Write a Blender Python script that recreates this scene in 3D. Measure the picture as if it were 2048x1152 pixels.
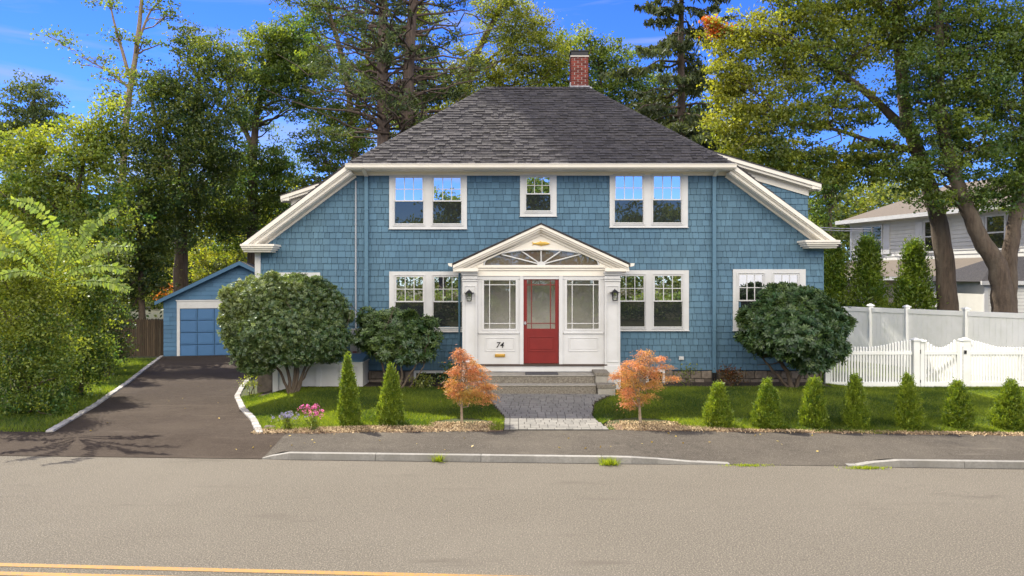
import bpy, math, random
import numpy as np
from mathutils import Vector
R = math.radians
rng = np.random.default_rng(7); random.seed(7)
scene = bpy.context.scene
for o in list(bpy.data.objects): bpy.data.objects.remove(o)
COL = scene.collection

# ------------------------------------------------------------------ camera, sky, sun, exposure
F = 1500.0; CH = 3.0; HZ = 555.0
cam = bpy.data.cameras.new("camera"); camo = bpy.data.objects.new("camera", cam); COL.objects.link(camo)
camo.location = (0, 0, CH); camo.rotation_euler = (R(90), 0, 0)
cam.sensor_width = 36; cam.lens = F/2048*36; cam.shift_y = -(576-HZ)/2048
cam.clip_start = .1; cam.clip_end = 3000
scene.camera = camo
SUN = Vector((-.55, .66, 1.0)).normalized()
el = math.asin(SUN.z); az = math.atan2(SUN.x, SUN.y)
sl = bpy.data.lights.new("sun", 'SUN'); slo = bpy.data.objects.new("sun", sl); COL.objects.link(slo)
sl.energy = 5.0; sl.angle = R(.55); sl.color = (1.0, .93, .80)
slo.rotation_euler = SUN.to_track_quat('Z', 'Y').to_euler()
W = bpy.data.worlds.new("World"); scene.world = W; W.use_nodes = True
nt = W.node_tree; nt.nodes.clear()
def nn(nt, t, **k):
    n = nt.nodes.new(t)
    for a, b in k.items(): setattr(n, a, b)
    return n
sky = nn(nt, 'ShaderNodeTexSky'); sky.sky_type = 'NISHITA'; sky.sun_disc = False
sky.sun_elevation = el; sky.sun_rotation = az; sky.air_density = 1.0; sky.dust_density = 0.0; sky.ozone_density = 3.5; sky.altitude = 1500
hs = nn(nt, 'ShaderNodeHueSaturation'); hs.inputs['Saturation'].default_value = 1.25; hs.inputs['Hue'].default_value = .512; hs.inputs['Value'].default_value = .12
tn = nn(nt, 'ShaderNodeMixRGB', blend_type='MULTIPLY'); tn.inputs[0].default_value = 1; tn.inputs[2].default_value = (.42, .52, .80, 1); hs.inputs['Value'].default_value = 1.0
bg = nn(nt, 'ShaderNodeBackground'); bg.inputs[1].default_value = .15
tc = nn(nt, 'ShaderNodeTexCoord'); mp = nn(nt, 'ShaderNodeMapping'); mp.inputs['Rotation'].default_value = (0, R(-12), R(8)); mp.inputs['Scale'].default_value = (1.8, 1.2, 15)
nz = nn(nt, 'ShaderNodeTexNoise'); nz.inputs['Scale'].default_value = 1.9; nz.inputs['Detail'].default_value = 7; nz.inputs['Roughness'].default_value = .55; nz.inputs['Distortion'].default_value = .6
rp = nn(nt, 'ShaderNodeValToRGB'); rp.color_ramp.elements[0].position = .50; rp.color_ramp.elements[1].position = .72
rp.color_ramp.elements[1].color = (.55, .55, .55, 1)
mx = nn(nt, 'ShaderNodeMixRGB'); mx.inputs[2].default_value = (1.75, 1.95, 2.3, 1)
L = nt.links.new
L(tc.outputs['Generated'], mp.inputs[0]); L(mp.outputs[0], nz.inputs[0]); sx0 = nn(nt, 'ShaderNodeSeparateXYZ'); L(tc.outputs['Generated'], sx0.inputs[0])
cl0 = nn(nt, 'ShaderNodeMath', operation='MULTIPLY_ADD'); L(sx0.outputs['X'], cl0.inputs[0]); cl0.inputs[1].default_value = -.16; L(nz.outputs[0], cl0.inputs[2]); L(cl0.outputs[0], rp.inputs[0])
L(sky.outputs[0], hs.inputs['Color']); L(hs.outputs[0], tn.inputs[1]); L(tn.outputs[0], mx.inputs[1]); L(rp.outputs[0], mx.inputs[0]); L(mx.outputs[0], bg.inputs[0])
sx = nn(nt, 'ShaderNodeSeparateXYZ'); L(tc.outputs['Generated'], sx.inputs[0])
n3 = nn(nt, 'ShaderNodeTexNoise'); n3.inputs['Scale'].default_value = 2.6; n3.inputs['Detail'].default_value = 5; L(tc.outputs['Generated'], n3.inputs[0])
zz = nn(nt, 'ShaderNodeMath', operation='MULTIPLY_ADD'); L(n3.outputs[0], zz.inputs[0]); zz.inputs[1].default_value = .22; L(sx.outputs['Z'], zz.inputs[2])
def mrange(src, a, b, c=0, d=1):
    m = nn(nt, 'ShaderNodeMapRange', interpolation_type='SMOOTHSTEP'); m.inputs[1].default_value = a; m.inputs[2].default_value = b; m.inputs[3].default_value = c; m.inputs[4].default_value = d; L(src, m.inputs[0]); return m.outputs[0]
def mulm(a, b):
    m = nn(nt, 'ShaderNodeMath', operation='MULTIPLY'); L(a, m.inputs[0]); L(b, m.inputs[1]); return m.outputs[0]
# bright band added to the unseen sky behind the camera to light the facade
fill_band = mulm(mulm(mrange(zz.outputs[0], .29, .40), mrange(zz.outputs[0], .72, .95, 1, .12)), mrange(sx.outputs['Y'], -.55, .15, 1, 0))
vm = nn(nt, 'ShaderNodeMixRGB'); vm.inputs[2].default_value = (15.0, 13.9, 12.2, 1); L(fill_band, vm.inputs[0]); L(mx.outputs[0], vm.inputs[1]); L(vm.outputs[0], bg.inputs[0])
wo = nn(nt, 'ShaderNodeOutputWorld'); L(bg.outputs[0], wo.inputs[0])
vs = scene.view_settings
scene.display_settings.display_device = 'sRGB'
vs.view_transform = 'Standard'; vs.look = 'None'; vs.gamma = 1; vs.exposure = 1.0; vs.use_curve_mapping = False
scene.render.engine = 'CYCLES'
try:
    scene.cycles.max_bounces = 8; scene.cycles.transparent_max_bounces = 12
    scene.cycles.diffuse_bounces = 3; scene.cycles.glossy_bounces = 3
except Exception: pass

# ------------------------------------------------------------------ helpers
def P(x, y, d): return np.array([(x-1024)*d/F, d, CH+(HZ-y)*d/F])
def G(x, y, z):
    d = F*(CH-z)/(y-HZ); return np.array([(x-1024)*d/F, d, z])
def sm(t): t = np.clip(t, 0, 1); return t*t*(3-2*t)

class MB:
    def __init__(s): s.v = []; s.f = []; s.n = 0
    def add(s, v, f, var=.5, hue=.5, mi=0, smooth=False):
        v = np.asarray(v, float).reshape(-1, 3)
        if isinstance(f, np.ndarray): groups = [f]
        else:
            d = {}
            for q in f: d.setdefault(len(q), []).append(q)
            groups = [np.array(q) for q in d.values()]
        for g in groups:
            k = len(g)
            s.f.append((g+s.n, np.broadcast_to(np.asarray(var, float), (k,)).copy(), np.broadcast_to(np.asarray(hue, float), (k,)).copy(), mi, smooth))
        s.v.append(v); s.n += len(v); return s
    def hexa(s, p, **k):   # 8 points: bottom 4, top 4
        return s.add(p, [(0,3,2,1),(4,5,6,7),(0,1,5,4),(1,2,6,5),(2,3,7,6),(3,0,4,7)], **k)
    def box(s, x0, x1, y0, y1, z0, z1, **k):
        return s.hexa([(x0,y0,z0),(x1,y0,z0),(x1,y1,z0),(x0,y1,z0),(x0,y0,z1),(x1,y0,z1),(x1,y1,z1),(x0,y1,z1)], **k)
    def prism(s, poly, y0, y1, **k):  # polygon in XZ extruded along Y
        n = len(poly)
        a = sum(poly[i][0]*poly[(i+1) % n][1]-poly[(i+1) % n][0]*poly[i][1] for i in range(n))
        if a < 0: poly = poly[::-1]
        v = [(x, y0, z) for x, z in poly]+[(x, y1, z) for x, z in poly]
        f = [tuple(range(n)), tuple(range(2*n-1, n-1, -1))]+[(i, i+n, (i+1) % n+n, (i+1) % n) for i in range(n)]
        return s.add(v, f, **k)
    def zprism(s, poly, z0, z1, **k):
        n = len(poly)
        a = sum(poly[i][0]*poly[(i+1) % n][1]-poly[(i+1) % n][0]*poly[i][1] for i in range(n))
        if a < 0: poly = poly[::-1]
        v = [(x, y, z0) for x, y in poly]+[(x, y, z1) for x, y in poly]
        f = [tuple(range(n-1, -1, -1)), tuple(range(n, 2*n))]+[(i, (i+1) % n, (i+1) % n+n, i+n) for i in range(n)]
        return s.add(v, f, **k)
    def obox(s, o, u, v, w, **k):   # origin corner + three edge vectors
        o, u, v, w = map(np.asarray, (o, u, v, w))
        return s.hexa([o, o+u, o+u+v, o+v, o+w, o+u+w, o+u+v+w, o+v+w], **k)
    def tube(s, pts, rad, n=8, cap=True, **k):
        pts = np.asarray(pts, float); m = len(pts); rad = np.broadcast_to(np.asarray(rad, float), (m,))
        t = np.gradient(pts, axis=0); t /= np.linalg.norm(t, axis=1)[:, None]+1e-9
        ref = np.array([0.31, .95, .05]) if abs(t[0][2]) > .7 else np.array([0, 0, 1.0])
        a = np.cross(t, ref); a /= np.linalg.norm(a, axis=1)[:, None]+1e-9
        b = np.cross(t, a); th = np.linspace(0, 2*math.pi, n, endpoint=False)
        v = pts[:, None]+rad[:, None, None]*(np.cos(th)[None, :, None]*a[:, None]+np.sin(th)[None, :, None]*b[:, None])
        i = np.arange(m-1)[:, None]; j = np.arange(n)[None]
        q = np.stack([i*n+j, i*n+(j+1) % n, (i+1)*n+(j+1) % n, (i+1)*n+j], -1).reshape(-1, 4)
        k.setdefault('smooth', True)
        s.add(v.reshape(-1, 3), q, **k)
        if cap:
            s.add(v[0], [tuple(range(n))]); s.add(v[-1], [tuple(range(n-1, -1, -1))])
        return s
    def build(s, name, mats, parent=None, kind=None, bevel=0):
        V = np.concatenate(s.v) if s.v else np.zeros((0, 3))
        base = np.zeros(3)
        p = parent
        while p is not None: base += np.array(p.location); p = p.parent
        V = V-base
        me = bpy.data.meshes.new(name)
        me.vertices.add(len(V)); me.vertices.foreach_set('co', V.astype(np.float32).ravel())
        loops = np.concatenate([g[0].ravel() for g in s.f]); tot = np.concatenate([np.full(len(g[0]), g[0].shape[1]) for g in s.f])
        st = np.concatenate([[0], np.cumsum(tot)[:-1]])
        me.loops.add(len(loops)); me.loops.foreach_set('vertex_index', loops.astype(np.int32))
        me.polygons.add(len(tot)); me.polygons.foreach_set('loop_start', st.astype(np.int32)); me.polygons.foreach_set('loop_total', tot.astype(np.int32))
        me.polygons.foreach_set('material_index', np.concatenate([np.full(len(g[0]), g[3]) for g in s.f]).astype(np.int32))
        me.polygons.foreach_set('use_smooth', np.concatenate([np.full(len(g[0]), g[4]) for g in s.f]))
        me.update(calc_edges=True)
        for nm, ix in (('var', 1), ('hue', 2)):
            at = me.attributes.new(nm, 'FLOAT', 'FACE'); at.data.foreach_set('value', np.concatenate([g[ix] for g in s.f]).astype(np.float32))
        if not isinstance(mats, (list, tuple)): mats = [mats]
        for m in mats: me.materials.append(m)
        o = bpy.data.objects.new(name, me); COL.objects.link(o)
        if parent is not None: o.parent = parent
        if kind: o['kind'] = kind
        if bevel:
            b = o.modifiers.new('bevel', 'BEVEL'); b.width = bevel; b.segments = 2; b.limit_method = 'ANGLE'
        return o

def thing(name, label, cat, loc=(0, 0, 0), group=None):
    o = bpy.data.objects.new(name, None); COL.objects.link(o); o.location = [float(c) for c in loc]
    o.empty_display_size = .1
    return tag(o, label, cat, group)
def tag(o, label, cat, group=None):
    o['label'] = label; o['category'] = cat
    if group: o['group'] = group
    return o
def children(o): return [c for c in bpy.data.objects if c.parent == o]
def dup(root, loc, label, rotz=0, scale=(1, 1, 1)):
    def cp(o, par):
        c = o.copy(); COL.objects.link(c); c.parent = par
        for ch in children(o): cp(ch, c)
        return c
    r = cp(root, None); r.location = [float(c) for c in loc]; r.rotation_euler = (0, 0, rotz); r.scale = scale
    r['label'] = label; return r

# ------------------------------------------------------------------ materials
def newmat(name):
    m = bpy.data.materials.new(name); m.use_nodes = True; m.node_tree.nodes.clear(); return m, m.node_tree
def rgb(c): return (c[0], c[1], c[2], 1)
def mat(name, c1, c2=None, scale=4, rough=.75, bump=0, bscale=40, var=0, metal=0, stretch=(1, 1, 1), detail=5, lo=.35, hi=.65, c3=None, s3=1, spec=.4, speck=None, wave=None, crack=0, stain=None):
    m, nt = newmat(name); L = nt.links.new
    tc = nn(nt, 'ShaderNodeTexCoord'); mp = nn(nt, 'ShaderNodeMapping'); mp.inputs['Scale'].default_value = stretch
    L(tc.outputs['Object'], mp.inputs[0])
    b = nn(nt, 'ShaderNodeBsdfPrincipled'); o = nn(nt, 'ShaderNodeOutputMaterial'); L(b.outputs[0], o.inputs[0])
    b.inputs['Roughness'].default_value = rough; b.inputs['Metallic'].default_value = metal
    b.inputs['Specular IOR Level'].default_value = spec
    def mixn(fac, a, bb, mode='MIX'):
        x = nn(nt, 'ShaderNodeMixRGB'); x.blend_type = mode
        for inp, v in ((0, fac), (1, a), (2, bb)):
            if hasattr(v, 'links'): L(v, x.inputs[inp])
            elif isinstance(v, (int, float)): x.inputs[inp].default_value = v
            else: x.inputs[inp].default_value = rgb(v)
        return x.outputs[0]
    def noise(sc, lo, hi, det=5, vec=None):
        n = nn(nt, 'ShaderNodeTexNoise'); n.inputs['Scale'].default_value = sc; n.inputs['Detail'].default_value = det; n.inputs['Roughness'].default_value = .6
        L(vec or mp.outputs[0], n.inputs[0])
        r = nn(nt, 'ShaderNodeMapRange'); r.inputs[1].default_value = lo; r.inputs[2].default_value = hi; L(n.outputs[0], r.inputs[0]); return r.outputs[0], n.outputs[0]
    col = c1
    if c2 is not None:
        f, _ = noise(scale, lo, hi, detail); col = mixn(f, c1, c2)
    if c3 is not None:
        f, _ = noise(s3, .45, .75, 4); col = mixn(f, col, c3)
    if speck:
        sc, cs, th = speck
        f, _ = noise(sc, th, th+.08, 2); col = mixn(f, col, cs)
    if stain:
        mp2 = nn(nt, 'ShaderNodeMapping'); mp2.inputs['Scale'].default_value = (.5, 2.2, 1); L(tc.outputs['Object'], mp2.inputs[0])
        f, _ = noise(.9, .60, .74, 6, mp2.outputs[0]); col = mixn(f, col, stain)
    if crack:
        nd = nn(nt, 'ShaderNodeTexNoise'); nd.inputs['Scale'].default_value = 2.5; nd.inputs['Detail'].default_value = 6; L(tc.outputs['Object'], nd.inputs[0])
        va = nn(nt, 'ShaderNodeVectorMath', operation='MULTIPLY_ADD'); L(nd.outputs['Color'], va.inputs[0]); va.inputs[1].default_value = (.7, .7, .7); L(tc.outputs['Object'], va.inputs[2])
        vo = nn(nt, 'ShaderNodeTexVoronoi', feature='DISTANCE_TO_EDGE'); vo.inputs['Scale'].default_value = .33; L(va.outputs[0], vo.inputs[0])
        r = nn(nt, 'ShaderNodeMapRange'); r.inputs[1].default_value = .0015; r.inputs[2].default_value = .005; r.inputs[3].default_value = 1; r.inputs[4].default_value = 0; L(vo.outputs['Distance'], r.inputs[0])
        f, _ = noise(.45, .50, .58, 3, tc.outputs['Object'])
        mm = nn(nt, 'ShaderNodeMath', operation='MULTIPLY'); L(r.outputs[0], mm.inputs[0]); L(f, mm.inputs[1])
        m3 = nn(nt, 'ShaderNodeMath', operation='MULTIPLY'); L(mm.outputs[0], m3.inputs[0]); m3.inputs[1].default_value = crack
        col = mixn(m3.outputs[0], col, (.02, .018, .015))
    if var:
        at = nn(nt, 'ShaderNodeAttribute'); at.attribute_name = 'var'
        r = nn(nt, 'ShaderNodeMapRange'); r.inputs[3].default_value = 1-var; r.inputs[4].default_value = 1+var; L(at.outputs['Fac'], r.inputs[0])
        cb = nn(nt, 'ShaderNodeCombineColor'); [L(r.outputs[0], cb.inputs[i]) for i in range(3)]
        col = mixn(1.0, col, cb.outputs[0], 'MULTIPLY')
    if hasattr(col, 'links'): L(col, b.inputs['Base Color'])
    else: b.inputs['Base Color'].default_value = rgb(col)
    if bump:
        _, h = noise(bscale, 0, 1, 6, tc.outputs['Object'] if not wave else None); bp = nn(nt, 'ShaderNodeBump'); bp.inputs['Strength'].default_value = bump; bp.inputs['Distance'].default_value = .02
        L(h, bp.inputs['Height']); L(bp.outputs[0], b.inputs['Normal'])
    return m
def leafmat(name, ca, cb, trans=.45, var=.45, gloss=.03, tcol=1.35):
    m, nt = newmat(name); L = nt.links.new
    a1 = nn(nt, 'ShaderNodeAttribute'); a1.attribute_name = 'hue'; a2 = nn(nt, 'ShaderNodeAttribute'); a2.attribute_name = 'var'
    x = nn(nt, 'ShaderNodeMixRGB'); x.inputs[1].default_value = rgb(ca); x.inputs[2].default_value = rgb(cb); L(a1.outputs['Fac'], x.inputs[0])
    r = nn(nt, 'ShaderNodeMapRange'); r.inputs[3].default_value = 1-var; r.inputs[4].default_value = 1+var; L(a2.outputs['Fac'], r.inputs[0])
    v = nn(nt, 'ShaderNodeVectorMath', operation='SCALE'); L(x.outputs[0], v.inputs[0]); L(r.outputs[0], v.inputs['Scale'])
    v2 = nn(nt, 'ShaderNodeVectorMath', operation='MULTIPLY'); L(v.outputs[0], v2.inputs[0]); v2.inputs[1].default_value = (tcol*1.15, tcol*1.1, tcol*.45)
    d = nn(nt, 'ShaderNodeBsdfDiffuse'); t = nn(nt, 'ShaderNodeBsdfTranslucent'); g = nn(nt, 'ShaderNodeBsdfGlossy'); g.inputs['Roughness'].default_value = .45; g.inputs[0].default_value = (.8, .85, .9, 1)
    L(v.outputs[0], d.inputs[0]); L(v2.outputs[0], t.inputs[0])
    m1 = nn(nt, 'ShaderNodeMixShader'); m1.inputs[0].default_value = trans; L(d.outputs[0], m1.inputs[1]); L(t.outputs[0], m1.inputs[2])
    m2 = nn(nt, 'ShaderNodeMixShader'); m2.inputs[0].default_value = gloss; L(m1.outputs[0], m2.inputs[1]); L(g.outputs[0], m2.inputs[2])
    o = nn(nt, 'ShaderNodeOutputMaterial'); L(m2.outputs[0], o.inputs[0]); return m
def glassmat(name, refl, body, see=0.0, tint=(1, 1, 1), wav=.02, wsc=1.5):
    """window glass: fresnel-like reflection over a dark room (see=0) or clear (see=1)"""
    m, nt = newmat(name); L = nt.links.new
    tc = nn(nt, 'ShaderNodeTexCoord'); n = nn(nt, 'ShaderNodeTexNoise'); n.inputs['Scale'].default_value = wsc; n.inputs['Detail'].default_value = 1.5; L(tc.outputs['Object'], n.inputs[0])
    bp = nn(nt, 'ShaderNodeBump'); bp.inputs['Strength'].default_value = 1; bp.inputs['Distance'].default_value = wav; L(n.outputs[0], bp.inputs['Height'])
    g = nn(nt, 'ShaderNodeBsdfGlossy'); g.inputs['Roughness'].default_value = 0.01; g.inputs[0].default_value = rgb(tint); L(bp.outputs[0], g.inputs['Normal'])
    d = nn(nt, 'ShaderNodeBsdfDiffuse'); d.inputs[0].default_value = rgb(body); t = nn(nt, 'ShaderNodeBsdfTransparent')
    a = nn(nt, 'ShaderNodeMixShader'); a.inputs[0].default_value = see; L(d.outputs[0], a.inputs[1]); L(t.outputs[0], a.inputs[2])
    b = nn(nt, 'ShaderNodeMixShader'); b.inputs[0].default_value = refl; L(a.outputs[0], b.inputs[1]); L(g.outputs[0], b.inputs[2])
    o = nn(nt, 'ShaderNodeOutputMaterial'); L(b.outputs[0], o.inputs[0]); return m

mBLUE = mat('blue_shingle', (.078, .155, .226), (.090, .174, .248), scale=2.2, rough=.85, bump=.15, bscale=60, var=.13, stretch=(1, 1, .25), c3=(.104, .188, .248), s3=.45, stain=(.068, .135, .196))
mBLUED = mat('blue_backing', (.03, .075, .125), rough=.9)
mBLUEP = mat('blue_paint', (.085, .175, .25), (.092, .185, .26), scale=5, rough=.6)
mGBLUE = mat('garage_blue', (.065, .15, .25), (.075, .16, .265), scale=3, rough=.75, bump=.2, bscale=50, var=.12)
mGDOOR = mat('garage_door_blue', (.06, .155, .31), (.068, .165, .33), scale=3, rough=.5, var=.05)
mTRIM = mat('cream_trim', (.80, .755, .665), (.75, .705, .62), scale=2.5, rough=.6, bump=.05, bscale=30, var=.04)
mWHITE = mat('white_paint', (.62, .62, .615), (.58, .58, .575), scale=3, rough=.5, c3=(.53, .525, .505), s3=1.3, bump=.03, bscale=30)
mVINYL = mat('white_vinyl', (.86, .86, .83), (.82, .82, .79), scale=2, rough=.5, c3=(.74, .75, .69), s3=1.6)
mRED = mat('red_paint', (.20, .017, .014), (.17, .014, .012), scale=4, rough=.4)
mROOF = mat('asphalt_shingle', (.042, .040, .044), (.082, .075, .074), scale=14, rough=.95, bump=.5, bscale=120, var=.42, c3=(.05, .047, .052), s3=.9)
mBRICK = mat('red_brick', (.20, .045, .03), (.13, .03, .022), scale=12, rough=.9, bump=.3, bscale=80, var=.35)
mMORTAR = mat('mortar', (.50, .45, .40), rough=.95)
mLEAD = mat('flashing', (.42, .42, .43), (.25, .25, .27), scale=9, rough=.5)
mBLACK = mat('black_metal', (.012, .012, .014), rough=.45)
mGOLD = mat('gold', (.78, .50, .12), rough=.32, metal=1)
mGREY = mat('grey_box', (.34, .34, .33), (.30, .30, .29), rough=.5)
mCOND = mat('conduit', (.38, .40, .43), (.32, .34, .37), rough=.4)
mSTONE = mat('field_stone', (.20, .165, .13), (.11, .09, .075), scale=6, rough=.95, bump=.8, bscale=22, var=.45)
mCONC = mat('aggregate_concrete', (.26, .235, .19), (.13, .115, .095), scale=30, rough=.95, bump=.7, bscale=70, detail=3)
mCONC2 = mat('worn_concrete', (.33, .31, .27), (.25, .235, .20), scale=10, rough=.95, bump=.4, bscale=50)
mWOODD = mat('dark_threshold', (.06, .04, .03), rough=.5)
mRUB = mat('rubber_mat', (.07, .07, .075), rough=.9)
mASPH = mat('road_asphalt', (.155, .138, .110), (.095, .084, .067), scale=55, rough=1, spec=.2, bump=.8, bscale=70, c3=(.150, .134, .108), s3=.22, speck=(62, (.27, .24, .19), .56), detail=10, lo=.40, hi=.60, crack=.13, stain=(.112, .098, .078))
mROAD = mASPH
mSIDE = mat('sidewalk_asphalt', (.062, .054, .044), (.082, .071, .058), scale=8, rough=1, spec=.15, bump=.8, bscale=80, c3=(.105, .092, .074), s3=.6, speck=(65, (.18, .16, .13), .57), detail=9, crack=.4, stain=(.14, .122, .098))
mDRIVE = mat('driveway_asphalt', (.038, .028, .021), (.052, .039, .030), scale=7, rough=1, spec=.15, bump=.8, bscale=80, c3=(.066, .051, .039), s3=.5, speck=(85, (.12, .098, .076), .60), detail=9, stain=(.085, .067, .052))
mGRAN = mat('granite_kerb', (.27, .26, .235), (.21, .20, .18), scale=25, rough=.85, bump=.3, bscale=60, var=.12, c3=(.20, .19, .165), s3=1.3)
mBELG = mat('belgian_block', (.40, .38, .35), (.28, .265, .25), scale=9, rough=.9, bump=.5, bscale=50, var=.3)
mPAVE = mat('paver', (.205, .195, .175), (.165, .16, .145), scale=8, rough=.9, bump=.3, bscale=80, var=.13)
mYEL = mat('road_line_yellow', (.36, .19, .035), (.25, .15, .05), scale=14, rough=.8, speck=(40, (.16, .13, .10), .56), s3=2)
mSOIL = mat('lawn_soil', (.04, .055, .015), (.06, .06, .02), scale=9, rough=1)
mEARTH = mat('yard_ground', (.035, .045, .015), (.05, .045, .022), scale=1.1, rough=1, bump=.6, bscale=12)
mMULB = mat('mulch_base', (.24, .155, .095), (.12, .075, .045), scale=22, rough=1, bump=1, bscale=60)
mCHIP = mat('wood_chip', (.44, .34, .20), (.30, .215, .12), scale=3, rough=.95, var=.5)
mBED = mat('dark_bed', (.03, .022, .016), (.05, .035, .025), scale=15, rough=1, bump=1, bscale=40)
mBARK = mat('grey_bark', (.115, .085, .062), (.06, .045, .034), scale=5, rough=1, bump=1.0, bscale=18, stretch=(2.5, 2.5, .5), c3=(.14, .115, .085), s3=.8)
mBARKP = mat('pine_bark', (.15, .11, .088), (.075, .055, .045), scale=6, rough=1, bump=1, bscale=16, stretch=(2, 2, .5))
mBARKL = mat('pale_stem', (.30, .235, .17), (.20, .15, .10), scale=10, rough=.95, bump=.5, bscale=40)
mGRASS = leafmat('grass_blade', (.022, .080, .016), (.27, .32, .028), trans=.62, var=.4, gloss=.02)
mL_GREEN = leafmat('leaf_green', (.058, .118, .034), (.20, .245, .036), trans=.5)
mL_DARK = leafmat('leaf_dark', (.045, .088, .034), (.21, .23, .035), trans=.5)
mL_YEL = leafmat('leaf_yellow', (.080, .145, .03), (.29, .30, .038), trans=.5)
mL_HEDGE = leafmat('leaf_hedge', (.058, .132, .034), (.28, .31, .04), trans=.5)
mL_BRIGHT = leafmat('leaf_bright', (.10, .19, .03), (.24, .30, .045), trans=.5)
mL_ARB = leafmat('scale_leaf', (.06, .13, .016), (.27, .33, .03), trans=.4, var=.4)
mL_RHO = leafmat('leathery_leaf', (.032, .075, .020), (.12, .165, .035), trans=.2, gloss=.05)
mL_BURN = leafmat('dense_leaf', (.045, .10, .028), (.21, .25, .07), trans=.32, gloss=.06)
mL_MAP = leafmat('laceleaf', (.60, .25, .14), (.40, .31, .06), trans=.45, var=.4, tcol=1.0)
mL_NEED = leafmat('needle', (.04, .065, .032), (.10, .115, .04), trans=.3)
mL_PINE = leafmat('pine_needle', (.05, .085, .035), (.13, .16, .05), trans=.35)
mL_RED = leafmat('leaf_red', (.42, .07, .03), (.40, .16, .03), trans=.45)
mPINK = leafmat('petal_pink', (.62, .08, .38), (.75, .28, .50), trans=.3, var=.3, tcol=1)
mBLUF = leafmat('petal_blue', (.22, .22, .42), (.35, .32, .5), trans=.3, var=.3, tcol=1)
mGLASS = glassmat('window_glass', .85, (.03, .035, .04), wav=.0014)
mSCREEN = glassmat('screened_glass', .16, (.022, .026, .028), tint=(.8, .75, .62), wav=.0012)
mPGLASS = glassmat('porch_glass', .22, (.3, .3, .3), see=.92, wav=.0025, wsc=2.5)
mFAN = glassmat('fan_glass', .13, (.12, .09, .07), wav=.003, wsc=3)
mINT = mat('porch_interior', (.80, .77, .68), (.72, .69, .60), rough=.8)
mNWALL = mat('neighbour_siding', (.62, .61, .57), (.57, .56, .52), scale=3, rough=.7)
mNBEIGE = mat('neighbour_beige', (.52, .45, .36), (.48, .41, .33), rough=.8)
mNROOF = mat('neighbour_roof', (.15, .125, .10), (.12, .10, .083), scale=14, rough=.95, var=.2)
mSTOCK = mat('stockade_wood', (.085, .06, .036), (.05, .036, .024), scale=5, rough=.95, var=.35, stretch=(4, 4, .4))
mDLEAF = leafmat('fallen_leaf', (.30, .20, .05), (.45, .36, .12), trans=.2)

# ------------------------------------------------------------------ terrain
def Yk(X): return 12.19-.051*np.asarray(X, float)
_SX = [-60, -12, -4.7, 1.5, 9.3, 60]; _SY = [16.2, 13.95, 13.75, 14.1, 13.6, 11.0]
def Ys(X): return np.interp(X, _SX, _SY)
_DR = np.array([[-4.7, 13.75], [-5.3, 15.2], [-6.1, 16.8], [-7.0, 18.9], [-7.65, 21.1], [-8.2, 23.2], [-9.0, 34.5]])
_DL = np.array([[-8.5, 13.9], [-9.6, 17.4], [-11.3, 22.2], [-13.2, 27.3], [-15.1, 32.5], [-15.6, 34]])
def XR(Y): return np.interp(Y, _DR[:, 1], _DR[:, 0])
def XL(Y): return np.interp(Y, _DL[:, 1], _DL[:, 0])
def kerbh(X):
    X = np.asarray(X, float)
    return .10*(sm((X+4.2)/.45)*(1-sm((X-1.7)/2.0))+sm((X-5.4)/.6)*(X > 5))
def H(X, Y):
    X = np.asarray(X, float); Y = np.asarray(Y, float)
    t = Y-Yk(X); w = np.maximum(Ys(X)-Yk(X), .5)
    side = np.where(t < 0, 0, kerbh(X)+(.13-kerbh(X))*sm(t/w))
    yard = .13+(.30-.13)*sm((Y-Ys(X))/3.4)
    yard = yard-(sm((X-7.5)/1.5))*.12*sm((Y-Ys(X))/3.4)
    dr = .13-.0295*np.clip(Y-14, 0, 19)
    k = sm((X-XR(Y)-.1)/1.6)
    z = np.where(Y > Ys(X), dr*(1-k)+yard*k, side)
    return z
def sheet(name, xs, yfun0, yfun1, ny, m, dz=0.0, mask=None, kind='structure', extra=None, skirt=0):
    xs = np.asarray(xs, float); t = np.linspace(0, 1, ny)
    y0 = np.array([yfun0(x) for x in xs]); y1 = np.array([yfun1(x) for x in xs])
    X = np.repeat(xs[:, None], ny, 1); Y = y0[:, None]+(y1-y0)[:, None]*t[None]
    Z = H(X, Y)+dz
    if extra is not None: Z = Z+extra(X, Y)
    v = np.stack([X, Y, Z], -1).reshape(-1, 3)
    i = np.arange(len(xs)-1)[:, None]; j = np.arange(ny-1)[None]
    q = np.stack([i*ny+j, (i+1)*ny+j, (i+1)*ny+j+1, i*ny+j+1], -1).reshape(-1, 4)
    mb = MB(); mb.add(v, q, smooth=True); return mb.build(name, m, kind=kind)
# big base ground
xs = np.concatenate([np.linspace(-400, -30, 12), np.linspace(-28, 28, 113), np.linspace(30, 400, 12)])
def gy(): return np.concatenate([np.linspace(12.0, 36, 97), np.linspace(38, 600, 20)])
ys = gy(); XX, YY = np.meshgrid(xs, ys, indexing='ij'); ZZ = H(XX, YY)-.035
ZZ = np.where(YY < Yk(XX)+.6, np.minimum(ZZ, -.03), ZZ)
mb = MB(); n2 = len(ys); i = np.arange(len(xs)-1)[:, None]; j = np.arange(n2-1)[None]
mb.add(np.stack([XX, YY, ZZ], -1).reshape(-1, 3), np.stack([i*n2+j, (i+1)*n2+j, (i+1)*n2+j+1, i*n2+j+1], -1).reshape(-1, 4), smooth=True)
mb.build('ground', mEARTH, kind='structure')
# far side of the street ground
mb = MB(); mb.add([(-400, -300, -.02), (400, -300, -.02), (400, -1.5, -.02), (-400, 3.0+25, -.02-.0)][:0] or [(-400, -300, -.02), (400, -300, -.02), (400, -18, -.02), (-400, 18, -.02)], [(0, 1, 2, 3)])
mb.build('ground_across_street', mEARTH, kind='structure')
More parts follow.
